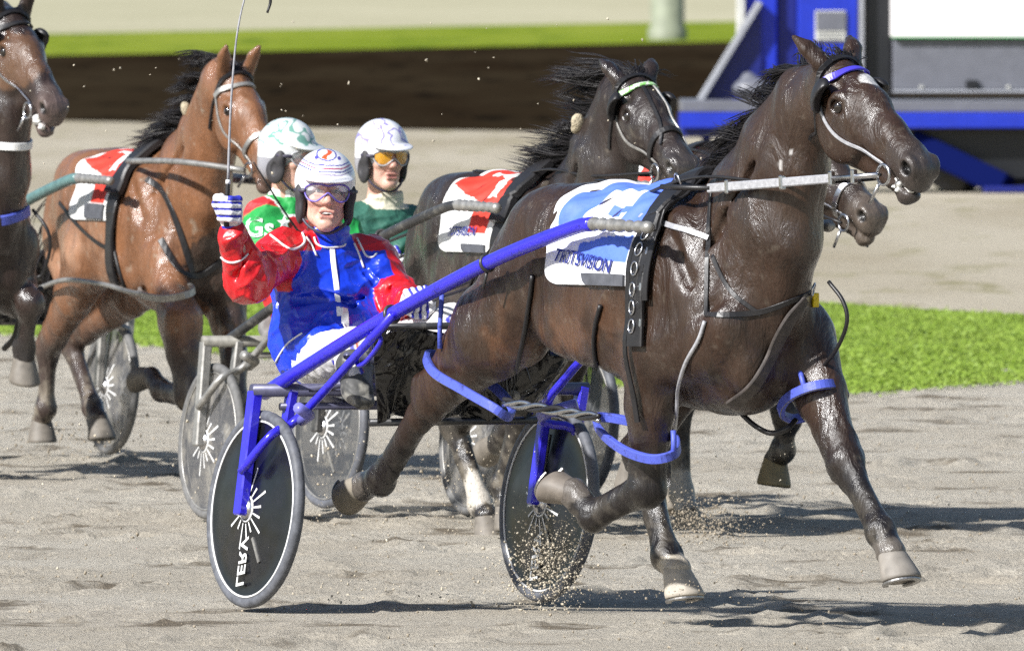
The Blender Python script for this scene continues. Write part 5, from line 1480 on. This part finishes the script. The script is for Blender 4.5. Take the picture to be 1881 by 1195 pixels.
# hobbles: padded loops round the four upper legs
def hob(pts, w=.034): return ring_strap([hA.U(*p) for p in pts], w, .014, MH['hobble'], 'hobble', horseA)
for i in range(6):
    P, N = rA.around(.075, 1.18, [50+i*12], .020); m = MB(); m.box(P[0], (.022, .010, .030), basis(N[0], (0, 0, 1)), .003); m.build('strap_keeper', MS['steel'] if i % 2 else M['leather'], horseA)
hob([(787, 652, -.22), (799, 684, -.31), (850, 715, -.35), (905, 747, -.33), (932, 764, -.26), (938, 745, -.12), (900, 705, -.06), (835, 665, -.10)])
hob([(1097, 768, -.12), (1108, 795, -.21), (1150, 827, -.29), (1200, 842, -.31), (1238, 832, -.24), (1238, 805, -.13), (1195, 785, -.07), (1135, 770, -.06)])
hob([(1437, 757, .07), (1446, 733, .06), (1480, 714, .07), (1518, 706, .13), (1545, 710, .23), (1548, 728, .30), (1510, 752, .29), (1462, 768, .19)])
m = MB(); m.tube([hA.U(1478, 712, .07), hA.U(1472, 690, .08), hA.U(1466, 672, .09)], .010, 8); m.build('hobble_hanger', MH['hobble'], horseA)
m = MB(); m.tube([hA.U(1237, 836, -.25), hA.U(1238, 815, -.25), hA.U(1237, 790, -.25)], .010, 8); m.build('hobble_hanger', MH['hobble'], horseA)
m = MB(); m.tube([hA.U(808, 640, -.30), hA.U(808, 600, -.30), hA.U(812, 540, -.30)], .009, 8); m.build('hobble_hanger', MH['hobble'], horseA)
# braided link between fore and hind hobble
for k in range(3):
    P = [hA.U(925+i*16, 738+6*math.sin(i*1.1+k*2.1)+i*2.6, -.31+.008*math.cos(i*1.1+k*2.1)) for i in range(12)]
    m = MB(); m.tube(P, .0085, 8, sub=4); m.build('hobble_link', MS['steel'] if k < 2 else M['leather'], horseA)
m = MB(); m.tube([hA.U(1360, 757, .0), hA.U(1385, 780, .02), hA.U(1415, 795, .05), hA.U(1445, 788, .08), hA.U(1462, 770, .12)], .010, 8, sub=5); m.build('hobble_link', M['leather'], horseA)
# bridle
hp = headA.p
def face_strap(rig, H, name, pts, w, mat, th=.005, off=.004):
    P = []; N = []
    for q in spline(np.array(pts, float), None, 6):
        p, n = rig.near(H.p(*q), off); o_ = H.R@np.array([0, np.sign(q[1]) if abs(q[1]) > .03 else 0, .0001 if abs(q[1]) > .03 else 1.0])
        P.append(p); N.append(n)
    P = np.array(P); N = np.array(N)
    for _ in range(2): N[1:-1] = (N[:-2]+N[1:-1]+N[2:])/3; P[1:-1] = P[1:-1]*.5+(P[:-2]+P[2:])*.25
    m = MB(); m.band(P, N, w, th); return m.build(name, mat, rig.h)
def bridle(rig, H, brow, metal, noseband=None, blinkers=True, horse=None):
    horse = rig.h; sc = H.sc; p = H.p
    face_strap(rig, H, 'browband', [(.045, -.10, -.07), (.05, -.098, -.02), (.075, -.085, .03), (.085, -.05, .07), (.088, 0, .085), (.085, .05, .07), (.075, .085, .03), (.05, .098, -.02)], .026*sc, brow, .007, .006)
    for s in (-1, 1):
        face_strap(rig, H, 'cheek_strap', [(.05, s*.10, -.07), (.10, s*.10, -.10), (.20, s*.095, -.13), (.31, s*.08, -.12), (.43, s*.07, -.11), (.475, s*.07, -.115)], .011*sc, metal, .005)
        face_strap(rig, H, 'throat_latch', [(.045, s*.10, -.06), (.05, s*.10, -.13), (.06, s*.09, -.20), (.07, s*.07, -.26)], .012*sc, M['leather'], .005)
        c = p(.487, s*.078, -.118); m = MB(); m.ring(c, H.R[:, 1], .034*sc, .0055*sc, 22, 8); m.tube([p(.487, s*.082, -.155), p(.48, s*.085, -.235)], .006*sc, 8); m.build('bit_ring', MS['steel'], horse)
        if blinkers:
            S = SDF(p(.12, s*.12, -.045)-.16, p(.12, s*.12, -.045)+.16, .0055)
            a = math.radians(24)*s; RB = H.R@np.array([[math.cos(a), -math.sin(a), 0], [math.sin(a), math.cos(a), 0], [0, 0, 1]])
            S.ell(p(.098, s*.118, -.045), np.array([.056, .030, .064])*sc, RB, k=.002); S.ell(p(.155, s*.104, -.045), np.array([.095, .036, .070])*sc, RB, k=.004, sub=True); S.ell(p(.185, s*.13, -.045), np.array([.075, .08, .09])*sc, H.R, k=.004, sub=True)
            V, F = S.mesh()
            if len(F): add('blinker', V, F, M['leather'], horse)
    if noseband:
        face_strap(rig, H, 'noseband', [(.40, -.075, -.15), (.39, -.078, -.10), (.385, -.06, -.03), (.385, 0, .02), (.385, .06, -.03), (.39, .078, -.10), (.40, .075, -.15)], .026*sc, noseband, .008, .004)
    face_strap(rig, H, 'poll_strap', [(.045, -.10, -.07), (.015, -.085, .01), (.005, 0, .055), (.015, .085, .01), (.045, .10, -.07)], .018*sc, M['leather'], .006, .006)
bridle(rA, headA, MH['brow'], MH['silver'])
# foam at the mouth
S = SDF(hp(.55, 0, -.14)-.14, hp(.55, 0, -.14)+.14, .006); r = np.random.default_rng(4)
for i in range(26): S.ell(hp(.505+.07*r.random(), -.048+.06*r.random(), -.118-.045*r.random()), np.array([.012, .011, .008])*(.5+.8*r.random()), k=.008)
V, F = S.mesh(); add('foam', V, F, MH['foam'], horseA)
# ear plug wool at the crest
for (a, b, rr) in ((1405, 218, .020), (1402, 246, .020)):
    S = SDF(hA.U(a, b, -.02)-.1, hA.U(a, b, -.02)+.1, .007); S.ell(hA.U(a, b, -.02), (rr, rr*1.2, rr*1.5)); S.ell(hA.U(a+4, b-12, -.02), (rr*.8, rr, rr), k=.02); V, F = S.mesh(); add('ear_plug', V, F, MH['wool'], horseA)
# mane, forelock and tail
def mane(rig, H, N0, name='mane', n=420, L=(.10, .24), wind=(-.9, .1, .1), seed=1, mat=None, grav=.6):
    r = np.random.default_rng(seed); pts = spline(np.array(N0), None, 20); roots = []; dirs = []; lens = []; ph = []
    K = max(n//14, 20)
    for k in range(K):
        t = (k+r.random())/K; q0 = pts[min(int(t*len(pts)), len(pts)-1)]; tn = pts[min(int(t*len(pts))+6, len(pts)-1)]-pts[max(int(t*len(pts))-6, 0)]; tn /= np.linalg.norm(tn)+1e-9
        gd = np.array(wind)*1.0-tn*.55+np.array([0, .35+r.normal()*.35, -.05+r.normal()*.22]); gl = r.uniform(*L); gp = r.random(3)*6.28
        for j in range(34):
            q = q0+tn*r.normal()*.014+np.array([0, r.normal()*.010, 0])
            h = rig.b.ray_cast(Vector(q+np.array([-.45, 0, .35])), Vector((.45, 0, -.35)).normalized(), 1.2)
            if h[0] is None: continue
            roots.append(np.array(h[0])-np.array(h[1])*.004); dirs.append(np.array(h[1])*.35+gd+r.normal(size=3)*.10); lens.append(gl*r.uniform(.65, 1.1)); ph.append(gp)
    return hair_strands(name, roots, dirs, lens, mat or M['mane'], rig.h, .0034, seed, .022, 9, grav*3.0, wind, ph)
nk = specA['neck']
mane(rA, headA, [nk[0]+np.array([-.05, 0, .25]), nk[1]+np.array([-.15, 0, .12]), nk[2]+np.array([-.12, 0, .1]), headA.p(-.03, 0, .0)], n=900, L=(.14, .30))
def forelock(rig, H, n=70, seed=3, L=(.06, .14)):
    r = np.random.default_rng(seed); roots = [H.p(-.01+.03*r.random(), r.normal()*.022, .042) for _ in range(n)]; dirs = [H.R@np.array([-.9+.5*r.random(), .3+r.normal()*.4, .06]) for _ in range(n)]
    return hair_strands('forelock', roots, dirs, [r.uniform(*L) for _ in range(n)], M['mane'], rig.h, .0036, seed, .012, 7, 3.0, (-1.2, .2, 0))
forelock(rA, headA, 60)
def tail(rig, sc=1.0, n=260, seed=5, mat=None, L=(.4, .7)):
    r = np.random.default_rng(seed); roots = [np.array([-1.17+r.normal()*.015, r.normal()*.022, 1.34+r.normal()*.03])*sc for _ in range(n)]
    dirs = [np.array([-.6, r.normal()*.10, -.1+r.normal()*.15]) for _ in range(n)]
    return hair_strands('tail', roots, dirs, [r.uniform(*L) for _ in range(n)], mat or M['mane'], rig.h, .010, seed, .03, 10, 4.5)
tail(rA)
# head pole from the saddle to the bit, and the reins
hpole = empty('head_pole', hA, 'straight silver head pole buckled from saddle to bit of the leading horse', 'head pole')
a = hA.U(1300, 346, -.20); b = headA.p(.487, -.10, -.118); c = hA.U(1215, 343, -.24)
m = MB(); d = b-a; L = np.linalg.norm(d); m.box(a+d*.37, (L*.74, .014, .032), basis(d, (0, 0, 1)), .004); m.build('sleeve', MH['silver'], hpole)
m = MB(); m.tube([a+d*.72, b], .010, 10); m.build('rod', MS['steel'], hpole)
m = MB(); m.tube([a+d*.02, a*.3+c*.7, c], .010, 8); m.build('rod', M['leather'], hpole)
for t in (.12, .44, .73, .86):
    m = MB(); m.box(a+d*t, (.018, .024, .05), basis(d, (0, 0, 1)), .004); m.build('keeper', MS['steel'], hpole)
def reins(fr, cfr, handR, sadR, bitR, handL, sadL, bitL, label, mat):
    o = bpy.data.objects.new('reins', None); place(o, fr); tag(o, label, 'reins', 'driving reins')
    for hnd, sd, bt in ((handR, sadR, bitR), (handL, sadL, bitL)):
        h_ = fr.loc(cfr.w(hnd)); mid = h_*.5+np.asarray(sd)*.5+np.array([0, 0, -.02])
        m = MB(); m.tube([h_, mid, np.asarray(sd), np.asarray(sd)*.5+np.asarray(bt)*.5+np.array([0, 0, -.015]), np.asarray(bt)], .0065, 6, sub=8); m.build('rein', mat, o)
sR_, _ = rA.around(.06, 1.18, [18], .06); sL_, _ = rA.around(.06, 1.18, [-18], .06)
reins(hA, cA, hL, sR_[0], headA.p(.487, -.09, -.118), hL+np.array([0, .03, 0]), sL_[0], headA.p(.487, .09, -.118), 'black reins running from the whip-raising driver to the leading dark bay horse', M['leather'])
# ------------------------------------------------------------------ the horses behind
def L(*p): return np.array(p, float)
# C: black horse with a green browband, behind the leader's back
hC = Frame(.182, 67.63, 24); sc = .95
headC = head_at_eye(hC, 1150, 214, -.07, 1, 31, 1.0)
legsC = [('fore', [L(.08, -.17, .84), L(.02, -.17, .50), L(-.16, -.17, .20), L(-.12, -.17, .11)]),
         ('fore', [L(.22, .17, .82), L(.48, .17, .62), L(.42, .18, .36), L(.36, .18, .30)]),
         ('hind', [hC.U(880, 690, -.2), hC.U(833, 775, -.15), hC.U(882, 925, -.13), hC.U(893, 948, -.13)]),
         ('hind', [L(-.55, .2, 1.0), L(-.72, .2, .62), L(-.98, .2, .38), L(-1.05, .2, .34)])]
specC = dict(h=.011, sc=sc, legs=legsC, head=headC, neck=[L(.25, 0, 1.20)*sc, L(.40, 0, 1.42)*sc, L(.50, 0, 1.62)*sc, headC.p(-.06, 0, -.12)], mouth=.01,
    hoof=[((.1, 0, -1), (1, 0, .1)), ((-.5, 0, -.8), (.8, 0, -.5)), ((.15, 0, -1), (1, 0, .1)), ((-1, 0, 0), (0, 0, -1))],
    coat=(.021, .014, .012), points=(.015, .012, .011), light=(.055, .034, .026), dust=.45, splash=.2, patches=[(hC.U(880, 905, -.13), (.09, .09, .11), (.50, .46, .40), .9)])
horseC, bvhC, _ = build_horse('horse', hC, specC, M, 'black horse with a checked green browband, its head between the two leaders', 'racing horses')
rC = Rig(hC, horseC, bvhC); rC.sc = sc
def cloth_red(X, S, x0, x1, sm):
    white, red = np.array([.78, .78, .76]), np.array([.62, .035, .018]); C = np.empty(X.shape+(3,)); C[:] = white; u = (X-x0)/(x1-x0); s = S/sm
    r = (np.abs(s) < .58-.16*(1-u)) & (u > .03) | ((u > .62) & (u < .92) & (np.abs(s) < .80))
    w = (np.abs(u-.62-.25*(np.abs(s)-.2)) < .10) & (np.abs(s) > .10) & (np.abs(s) < .46) | (np.abs(u-.5) < .30) & (np.abs(np.abs(s)-.12-.10*u) < .035)
    C[r & ~w] = red; return C
clC, onC = saddle_cloth(rC, horseC, cloth_red, -.56, -.02, -84, 84)
print_on(onC, clC, 'TROTSVISION', .052, -.30, .41, 0, MH['ink'], shear=.2); patch_on(onC, clC, -.26, -.04, .46, .52, MH['rubber'], 'weight_pocket')
barrel_band(rC, .035, -138, 138, .08, .012, M['leather'], 'girth', .012); barrel_band(rC, .035, -60, 60, .11, .035, M['leather'], 'saddle_pad', .018)
rC.strap('back_strap', [(770, 318), (830, 312), (900, 318), (960, 326)], .03, M['leather'])
bridle(rC, headC, MH['green'], MS['dull'], noseband=M['leather'])
mane(rC, headC, [specC['neck'][0]+L(-.05, 0, .24), specC['neck'][1]+L(-.14, 0, .12), specC['neck'][2]+L(-.12, 0, .1), headC.p(-.03, 0, 0)], n=700, L=(.16, .38), seed=12, wind=(-1.3, -.7, .18), grav=.08)
forelock(rC, headC, 90, 9, (.10, .24)); tail(rC, sc, 160, 21)
r_ = rC.near(hC.U(1070, 228, -.08), .02)
S = SDF(r_[0]-.12, r_[0]+.12, .008); S.ell(r_[0], (.018, .03, .036)); S.ell(r_[0]+np.array([-.02, 0, -.03]), (.016, .022, .02), k=.02); V, F = S.mesh(); add('ear_plug', V, F, MH['wool'], horseC)
# overcheck noseband straps down the far cheek
for y in (.03, -.02):
    face_strap(rC, headC, 'face_strap', [(.06, y, .07), (.2, y*1.3, .05), (.34, y*1.6, .03), (.44, y*2.2, -.02)], .014, MS['dull'] if y > 0 else M['leather'], .006)

# B: dark bay horse on the far side of the leader, muzzle showing under the leader's chin
hB = Frame(.794, 69.03, 27)
headB = Head(hB.U(1478, 262, .02), 8, 27, 1.0)
legsB = [('fore', [L(.12, -.17, .86), L(.12, -.17, .50), hB.U(1252, 905, -.17), hB.U(1262, 938, -.17)]),
         ('fore', [L(.26, .15, .84), hB.U(1447, 762, .15), hB.U(1438, 826, .15), hB.U(1424, 846, .14)]),
         ('hind', [L(-.58, -.2, 1.0), L(-.86, -.19, .60), L(-.78, -.17, .22), L(-.72, -.17, .12)]),
         ('hind', [L(-.55, .2, 1.0), L(-.72, .17, .60), L(-.62, .15, .22), L(-.56, .15, .12)])]
specB = dict(h=.012, sc=1.0, legs=legsB, head=headB, neck=[L(.28, 0, 1.22), L(.48, 0, 1.36), L(.66, 0, 1.46), headB.p(-.06, 0, -.11)], mouth=.012,
    hoof=[((.1, 0, -1), (1, 0, .1)), ((.0, -.15, -1), (1, -.3, -.1)), ((.2, 0, -1), (1, 0, .2)), ((.3, 0, -1), (1, 0, .3))], hoofcol=[(.3, .25, .18), (.22, .17, .085), (.2, .17, .13), (.2, .17, .13)],
    coat=(.028, .018, .013), points=(.02, .016, .014), light=(.07, .05, .04), dust=.4, splash=.15, muzzle=(.12, .095, .075), patches=[(hB.U(1254, 905, -.17), (.10, .10, .12), (.42, .39, .34), .85)])
horseB, bvhB, _ = build_horse('horse', hB, specB, M, 'dark bay horse hidden behind the leader, only muzzle and legs showing', 'racing horses')
rB = Rig(hB, horseB, bvhB); rB.sc = 1.0
bridle(rB, headB, M['leather'], MS['steel'], noseband=MS['steel'])
clB, onB = saddle_cloth(rB, horseB, cloth_red, -.58, -.02, -84, 84); barrel_band(rB, .035, -138, 138, .08, .012, M['leather'], 'girth', .012); tail(rB, 1.0, 120, 33)
mane(rB, headB, [specB['neck'][0]+L(-.05, 0, .24), specB['neck'][1]+L(-.1, 0, .18), specB['neck'][2]+L(-.08, 0, .14), headB.p(-.03, 0, 0)], n=260, seed=15)

# D: brown horse on the left
hD = Frame(-1.600, 76.46, 22); sd = .95
headD = head_at_eye(hD, 416, 205, -.07, 8, 44, .98)
headD.pricked = True
legsD = [('fore', [hD.U(332, 590, -.17), hD.U(346, 728, -.17), hD.U(296, 716, -.20), hD.U(278, 692, -.21)]),
         ('fore', [L(.30, .17, .80), L(.44, .17, .50), L(.55, .17, .22), L(.60, .17, .13)]),
         ('hind', [L(-.46, -.2, .98), hD.U(88, 640, -.17), hD.U(84, 750, -.17), hD.U(76, 772, -.17)]),
         ('hind', [L(-.40, .2, .98), hD.U(128, 625, .12), hD.U(170, 748, .12), hD.U(181, 770, .12)])]
specD = dict(h=.012, sc=sd, legs=legsD, head=headD, neck=[L(.25, 0, 1.19), L(.38, 0.0, 1.36), L(.50, .01, 1.52), headD.p(-.06, 0, -.11)], mouth=.02,
    hoof=[((-.8, -.3, .2), (-.3, 0, -1)), ((.2, 0, -1), (1, 0, .1)), ((.0, 0, -1), (1, -.2, -.1)), ((.15, 0, -1), (1, 0, .1))],
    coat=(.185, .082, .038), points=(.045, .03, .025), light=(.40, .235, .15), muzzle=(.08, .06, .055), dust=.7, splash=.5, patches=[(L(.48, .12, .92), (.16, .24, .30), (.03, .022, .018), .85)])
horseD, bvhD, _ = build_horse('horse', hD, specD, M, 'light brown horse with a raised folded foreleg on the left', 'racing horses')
rD = Rig(hD, horseD, bvhD); rD.sc = sd
clD, onD = saddle_cloth(rD, horseD, cloth_red, -.52, -.02, -84, 84); patch_on(onD, clD, -.26, -.04, .42, .50, MH['rubber'], 'weight_pocket')
barrel_band(rD, .03, -138, 138, .09, .014, M['leather'], 'girth', .012); barrel_band(rD, .03, -60, 60, .13, .035, M['leather'], 'saddle_pad', .018)
bridle(rD, headD, MS['dull'], MS['dull'], noseband=MS['dull'], blinkers=False)
mane(rD, headD, [specD['neck'][0]+L(-.05, 0, .22), specD['neck'][1]+L(-.12, 0, .12), specD['neck'][2]+L(-.10, 0, .1), headD.p(-.03, 0, 0)], n=620, L=(.16, .30), seed=17, wind=(-1.2, -1.0, .2), grav=.25)
forelock(rD, headD, 60, 19); tail(rD, sd, 120, 41)
rD.strap('shoulder_strap', [(270, 330), (300, 350), (330, 420), (352, 500)], .03, M['leather'], .006, .005)
rD.cord('hobble_hanger', [(205, 420), (212, 460), (222, 500), (232, 530)], .010, M['leather']); rD.strap('flank_strap', [(110, 372), (140, 410), (172, 440), (196, 455)], .02, M['leather'])
rD.strap('back_strap', [(150, 300), (200, 290), (250, 292)], .03, M['leather'])
rD.strap('breast_strap', [(296, 440), (330, 500), (370, 505), (405, 480)], .03, M['leather'], .006, .005)
for px_, py_, rr in ((354, 208, .024),):
    q = rD.near(hD.U(px_, py_, -.05), .006)[0]; S = SDF(q-.1, q+.1, .008); S.ell(q, (rr*.7, rr*.9, rr*1.3)); S.ell(q+np.array([-.015, 0, .02]), (rr*.6, rr*.7, rr*.7), k=.02); V, F = S.mesh(); add('ear_plug', V, F, MH['wool'], horseD)
hpD = empty('head_pole', hD, 'dull grey head pole along the neck of the brown horse on the left', 'head pole')
m = MB(); m.tube([hD.U(235, 296, -.24), hD.U(330, 297, -.22), headD.p(.487, -.10, -.118)], .014, 8, sub=4); m.build('rod', MS['dull'], hpD)
def hobD(pts, mat): return ring_strap([hD.U(*p) for p in pts], .034, .012, mat, 'hobble', horseD)
hobD([(262, 540, -.30), (300, 548, -.33), (345, 540, -.28), (350, 528, -.12), (300, 520, -.05), (265, 526, -.10)], MS['dull'])
m = MB(); m.tube([hD.U(70, 530, -.32), hD.U(120, 514, -.34), hD.U(190, 522, -.34), hD.U(235, 535, -.33), hD.U(265, 540, -.31)], .012, 8, sub=5); m.build('hobble_link', MS['dull'], horseD)

# E: dark horse cut off by the left edge
hE = Frame(-2.53, 75.2, 24)
headE = head_at_eye(hE, 4, 96, -.07, 5, 38, 1.04)
headE.pricked = True
legsE = [('fore', [L(.2, -.17, .86), L(.3, -.17, .52), L(.10, -.2, .38), L(.04, -.2, .42)]), ('fore', [L(.3, .17, .86), hE.U(30, 640, .17), hE.U(52, 655, .17), hE.U(58, 668, .17)]),
         ('hind', [L(-.58, -.2, 1.0), L(-.86, -.19, .60), L(-.78, -.17, .22), L(-.72, -.17, .12)]), ('hind', [L(-.4, .2, 1.0), L(-.5, .17, .6), L(-.3, .15, .22), L(-.25, .15, .12)])]
legsE[1] = ('fore', [L(.24, .17, .88), L(.46, .17, .80), L(.34, .19, .60), L(.34, .19, .55)])
specE = dict(h=.013, sc=1.0, legs=legsE, head=headE, neck=[L(.26, 0, 1.22), L(.42, 0, 1.46), L(.54, 0, 1.68), headE.p(-.06, 0, -.12)], mouth=.03,
    hoof=[((-.7, 0, .4), (-.4, 0, -.8)), ((-.3, 0, -1), (1, 0, -.3)), ((.2, 0, -1), (1, 0, .1)), ((.2, 0, -1), (1, 0, .1))],
    coat=(.024, .014, .011), points=(.02, .017, .016), light=(.05, .035, .03), muzzle=(.12, .085, .075), dust=.4, splash=.2, patches=[(headE.p(.22, -.06, -.06), (.26, .2, .14), (.16, .08, .04), .55)])
horseE, bvhE, _ = build_horse('horse', hE, specE, M, 'dark horse with brown cheeks half outside the left edge', 'racing horses')
rE = Rig(hE, horseE, bvhE); rE.sc = 1.0
bridle(rE, headE, M['leather'], MS['steel'])
S = SDF(headE.p(.55, 0, -.14)-.14, headE.p(.55, 0, -.14)+.14, .009); r = np.random.default_rng(8)
for i in range(12): S.ell(headE.p(.50+.08*r.random(), -.05+.06*r.random(), -.13-.04*r.random()), np.array([.016, .016, .011])*(.6+.7*r.random()), k=.015)
V, F = S.mesh(); add('foam', V, F, MH['foam'], horseE)
def neck_ring(rig, c, ax, R, w, mat, name):
    a = np.asarray(ax, float); a /= np.linalg.norm(a); u = np.cross(a, [0, 1, 0]); u /= np.linalg.norm(u); v = np.cross(a, u); P = []; N = []
    for t in np.linspace(0, 2*np.pi, 40, endpoint=False):
        d = math.cos(t)*u+math.sin(t)*v; h = rig.b.ray_cast(Vector(np.asarray(c)+d*R), Vector(-d), R)
        if h[0] is not None: P.append(np.array(h[0])+d*.004); N.append(d)
    m = MB(); m.band(P, N, w, .008, closed=True); return m.build(name, mat, rig.h)
neck_ring(rE, hE.U(20, 266, 0), (.12, 0, 1), .5, .035, MS['white'], 'neck_strap')
mane(rE, headE, [specE['neck'][0]+L(-.05, 0, .24), specE['neck'][1]+L(-.14, 0, .12), specE['neck'][2]+L(-.12, 0, .1), headE.p(-.03, 0, 0)], n=200, seed=25); tail(rE, 1.0, 80, 51)
rE.strap('breast_strap', [(2, 404), (20, 400), (45, 390), (66, 372)], .05, MH['hobble'], .01, .006)
m = MB(); m.tube([hE.U(60, 385, .12), hE.U(86, 420, .16), hE.U(92, 455, .18), hE.U(80, 500, .18), hE.U(68, 510, .16)], .008, 8, sub=5); m.build('loose_strap', M['leather'], horseE)
m = MB(); m.tube([hE.U(75, 530, .22), hE.U(48, 560, .24), hE.U(34, 590, .24), hE.U(26, 620, .24), hE.U(8, 640, .24)], .014, 8, sub=5); m.build('hobble', M['leather'], horseE)

# thin whip of the driver in red and green, slanting down behind the leader's driver
wC = bpy.data.objects.new('whip', None); place(wC, cC); tag(wC, 'thin dark whip slanting down in front of the red and green jacket', 'whip')
m = MB(); m.tube([cC.V(560, 438, .0), cC.V(548, 425, .0)], [.009, .008], 8); m.build('handle', M['leather'], wC)
m = MB(); m.tube([cC.V(548, 425, .0), cC.V(520, 385, .02), cC.V(492, 340, .04), cC.V(466, 298, .06)], [.005, .0045, .004, .003], 8, sub=4); m.build('shaft', M['leather'], wC)
reins(hC, cC, PC['fists']['R'].c, rC.around(.06, 1.12, [18], .05)[0][0], headC.p(.487, -.09, -.118), PC['fists']['L'].c, rC.around(.06, 1.12, [-18], .05)[0][0], headC.p(.487, .09, -.118), 'black reins of the driver in red and green to the black horse', M['leather'])
reins(hB, cB, PB['fists']['R'].c, rB.around(.06, 1.18, [18], .05)[0][0], headB.p(.487, -.09, -.118), PB['fists']['L'].c, rB.around(.06, 1.18, [-18], .05)[0][0], headB.p(.487, .09, -.118), 'black reins of the driver in amber goggles to the half hidden bay horse', M['leather'])

# ------------------------------------------------------------------ sand thrown up by wheels and hooves
def clods(name, spots, seed, mat, label):
    """spots: centre px, py, depth offset, spread (m: x, y, z), number, size range"""
    r = np.random.default_rng(seed); t = (1+5**.5)/2
    I = np.array([(-1, t, 0), (1, t, 0), (-1, -t, 0), (1, -t, 0), (0, -1, t), (0, 1, t), (0, -1, -t), (0, 1, -t), (t, 0, -1), (t, 0, 1), (-t, 0, -1), (-t, 0, 1)])/1.9
    IF = np.array([(0, 11, 5), (0, 5, 1), (0, 1, 7), (0, 7, 10), (0, 10, 11), (1, 5, 9), (5, 11, 4), (11, 10, 2), (10, 7, 6), (7, 1, 8), (3, 9, 4), (3, 4, 2), (3, 2, 6), (3, 6, 8), (3, 8, 9), (4, 9, 5), (2, 4, 11), (6, 2, 10), (8, 6, 7), (9, 8, 1)])
    V = []; F = []; k = 0
    for c, sp, n, sz in spots:
        for _ in range(n):
            p = np.asarray(c)+r.normal(size=3)*np.asarray(sp)
            s = sz[0]+(sz[1]-sz[0])*r.random()**3.5
            if p[2] < s*.3: p[2] = s*.3*r.random()
            q = (I*s*(.45+.9*r.random((12, 1)))*(.4+1.1*r.random(3)))@np.linalg.qr(r.normal(size=(3, 3)))[0]; V.append(q+p); F.append(IF+k); k += 12
    o = add(name, np.concatenate(V), np.concatenate(F), mat, smooth=False); return tag(o, label, None, None, 'stuff')
CLOD = material('damp_sand_clod', (.33, .28, .21), .95, noise=.4, nscale=40); CLODL = material('dry_sand_clod', (.50, .44, .34), .95, noise=.3, nscale=40)
wp_ = lambda px, py, Y: at_depth(px, py, Y)
clods('flying_sand', [(wp_(1010, 1035, 59.6), (.075, .12, .085), 2600, (.0009, .0055)), (wp_(1040, 985, 59.6), (.05, .1, .06), 160, (.001, .005)), (wp_(990, 1090, 59.5), (.10, .25, .03), 260, (.001, .005)),
    (wp_(640, 900, 62), (.16, .4, .10), 90, (.0015, .006)), (wp_(700, 1085, 60.5), (.22, .4, .02), 130, (.0015, .006)), (wp_(740, 780, 66), (.3, .5, .18), 60, (.0015, .0055)), (wp_(840, 1000, 63), (.25, .6, .10), 130, (.0015, .006))], 3, CLODL, 'pale sand spraying off the sulky wheels')
clods('flying_sand', [(wp_(1285, 955, 66.5), (.10, .15, .05), 1600, (.001, .006)), (wp_(1330, 965, 66.3), (.14, .2, .04), 200, (.001, .005)), (wp_(150, 815, 78), (.30, .4, .05), 240, (.002, .008)), (wp_(80, 800, 78), (.2, .4, .06), 120, (.002, .008)), (wp_(800, 880, 65), (.3, .6, .12), 240, (.002, .007)), (wp_(640, 960, 64), (.3, .8, .05), 160, (.002, .007)), (wp_(1230, 1080, 58), (.2, .2, .02), 160, (.0015, .0055))], 4, CLOD, 'dark sand kicked up by hooves')
r = np.random.default_rng(9)
spots = [((r.uniform(-2.6, 2.6), r.uniform(54, 92), 0), (.25, .8, .004), int(r.integers(3, 16)), (.0015, .006)) for _ in range(620)]
r2 = np.random.default_rng(31)
clods('airborne_specks', [(at_depth(r2.uniform(0, 1300), r2.uniform(40, 330), r2.uniform(60, 76)), (.02, .02, .02), 1, (.003, .008)) for _ in range(70)]+[(at_depth(r2.uniform(0, 1500), r2.uniform(780, 1100), r2.uniform(58, 74)), (.1, .2, .03), 5, (.001, .006)) for _ in range(160)], 14, CLODL, 'specks of sand hanging in the air')
clods('loose_clods', spots, 6, CLOD, 'small clods lying on the raked sand')
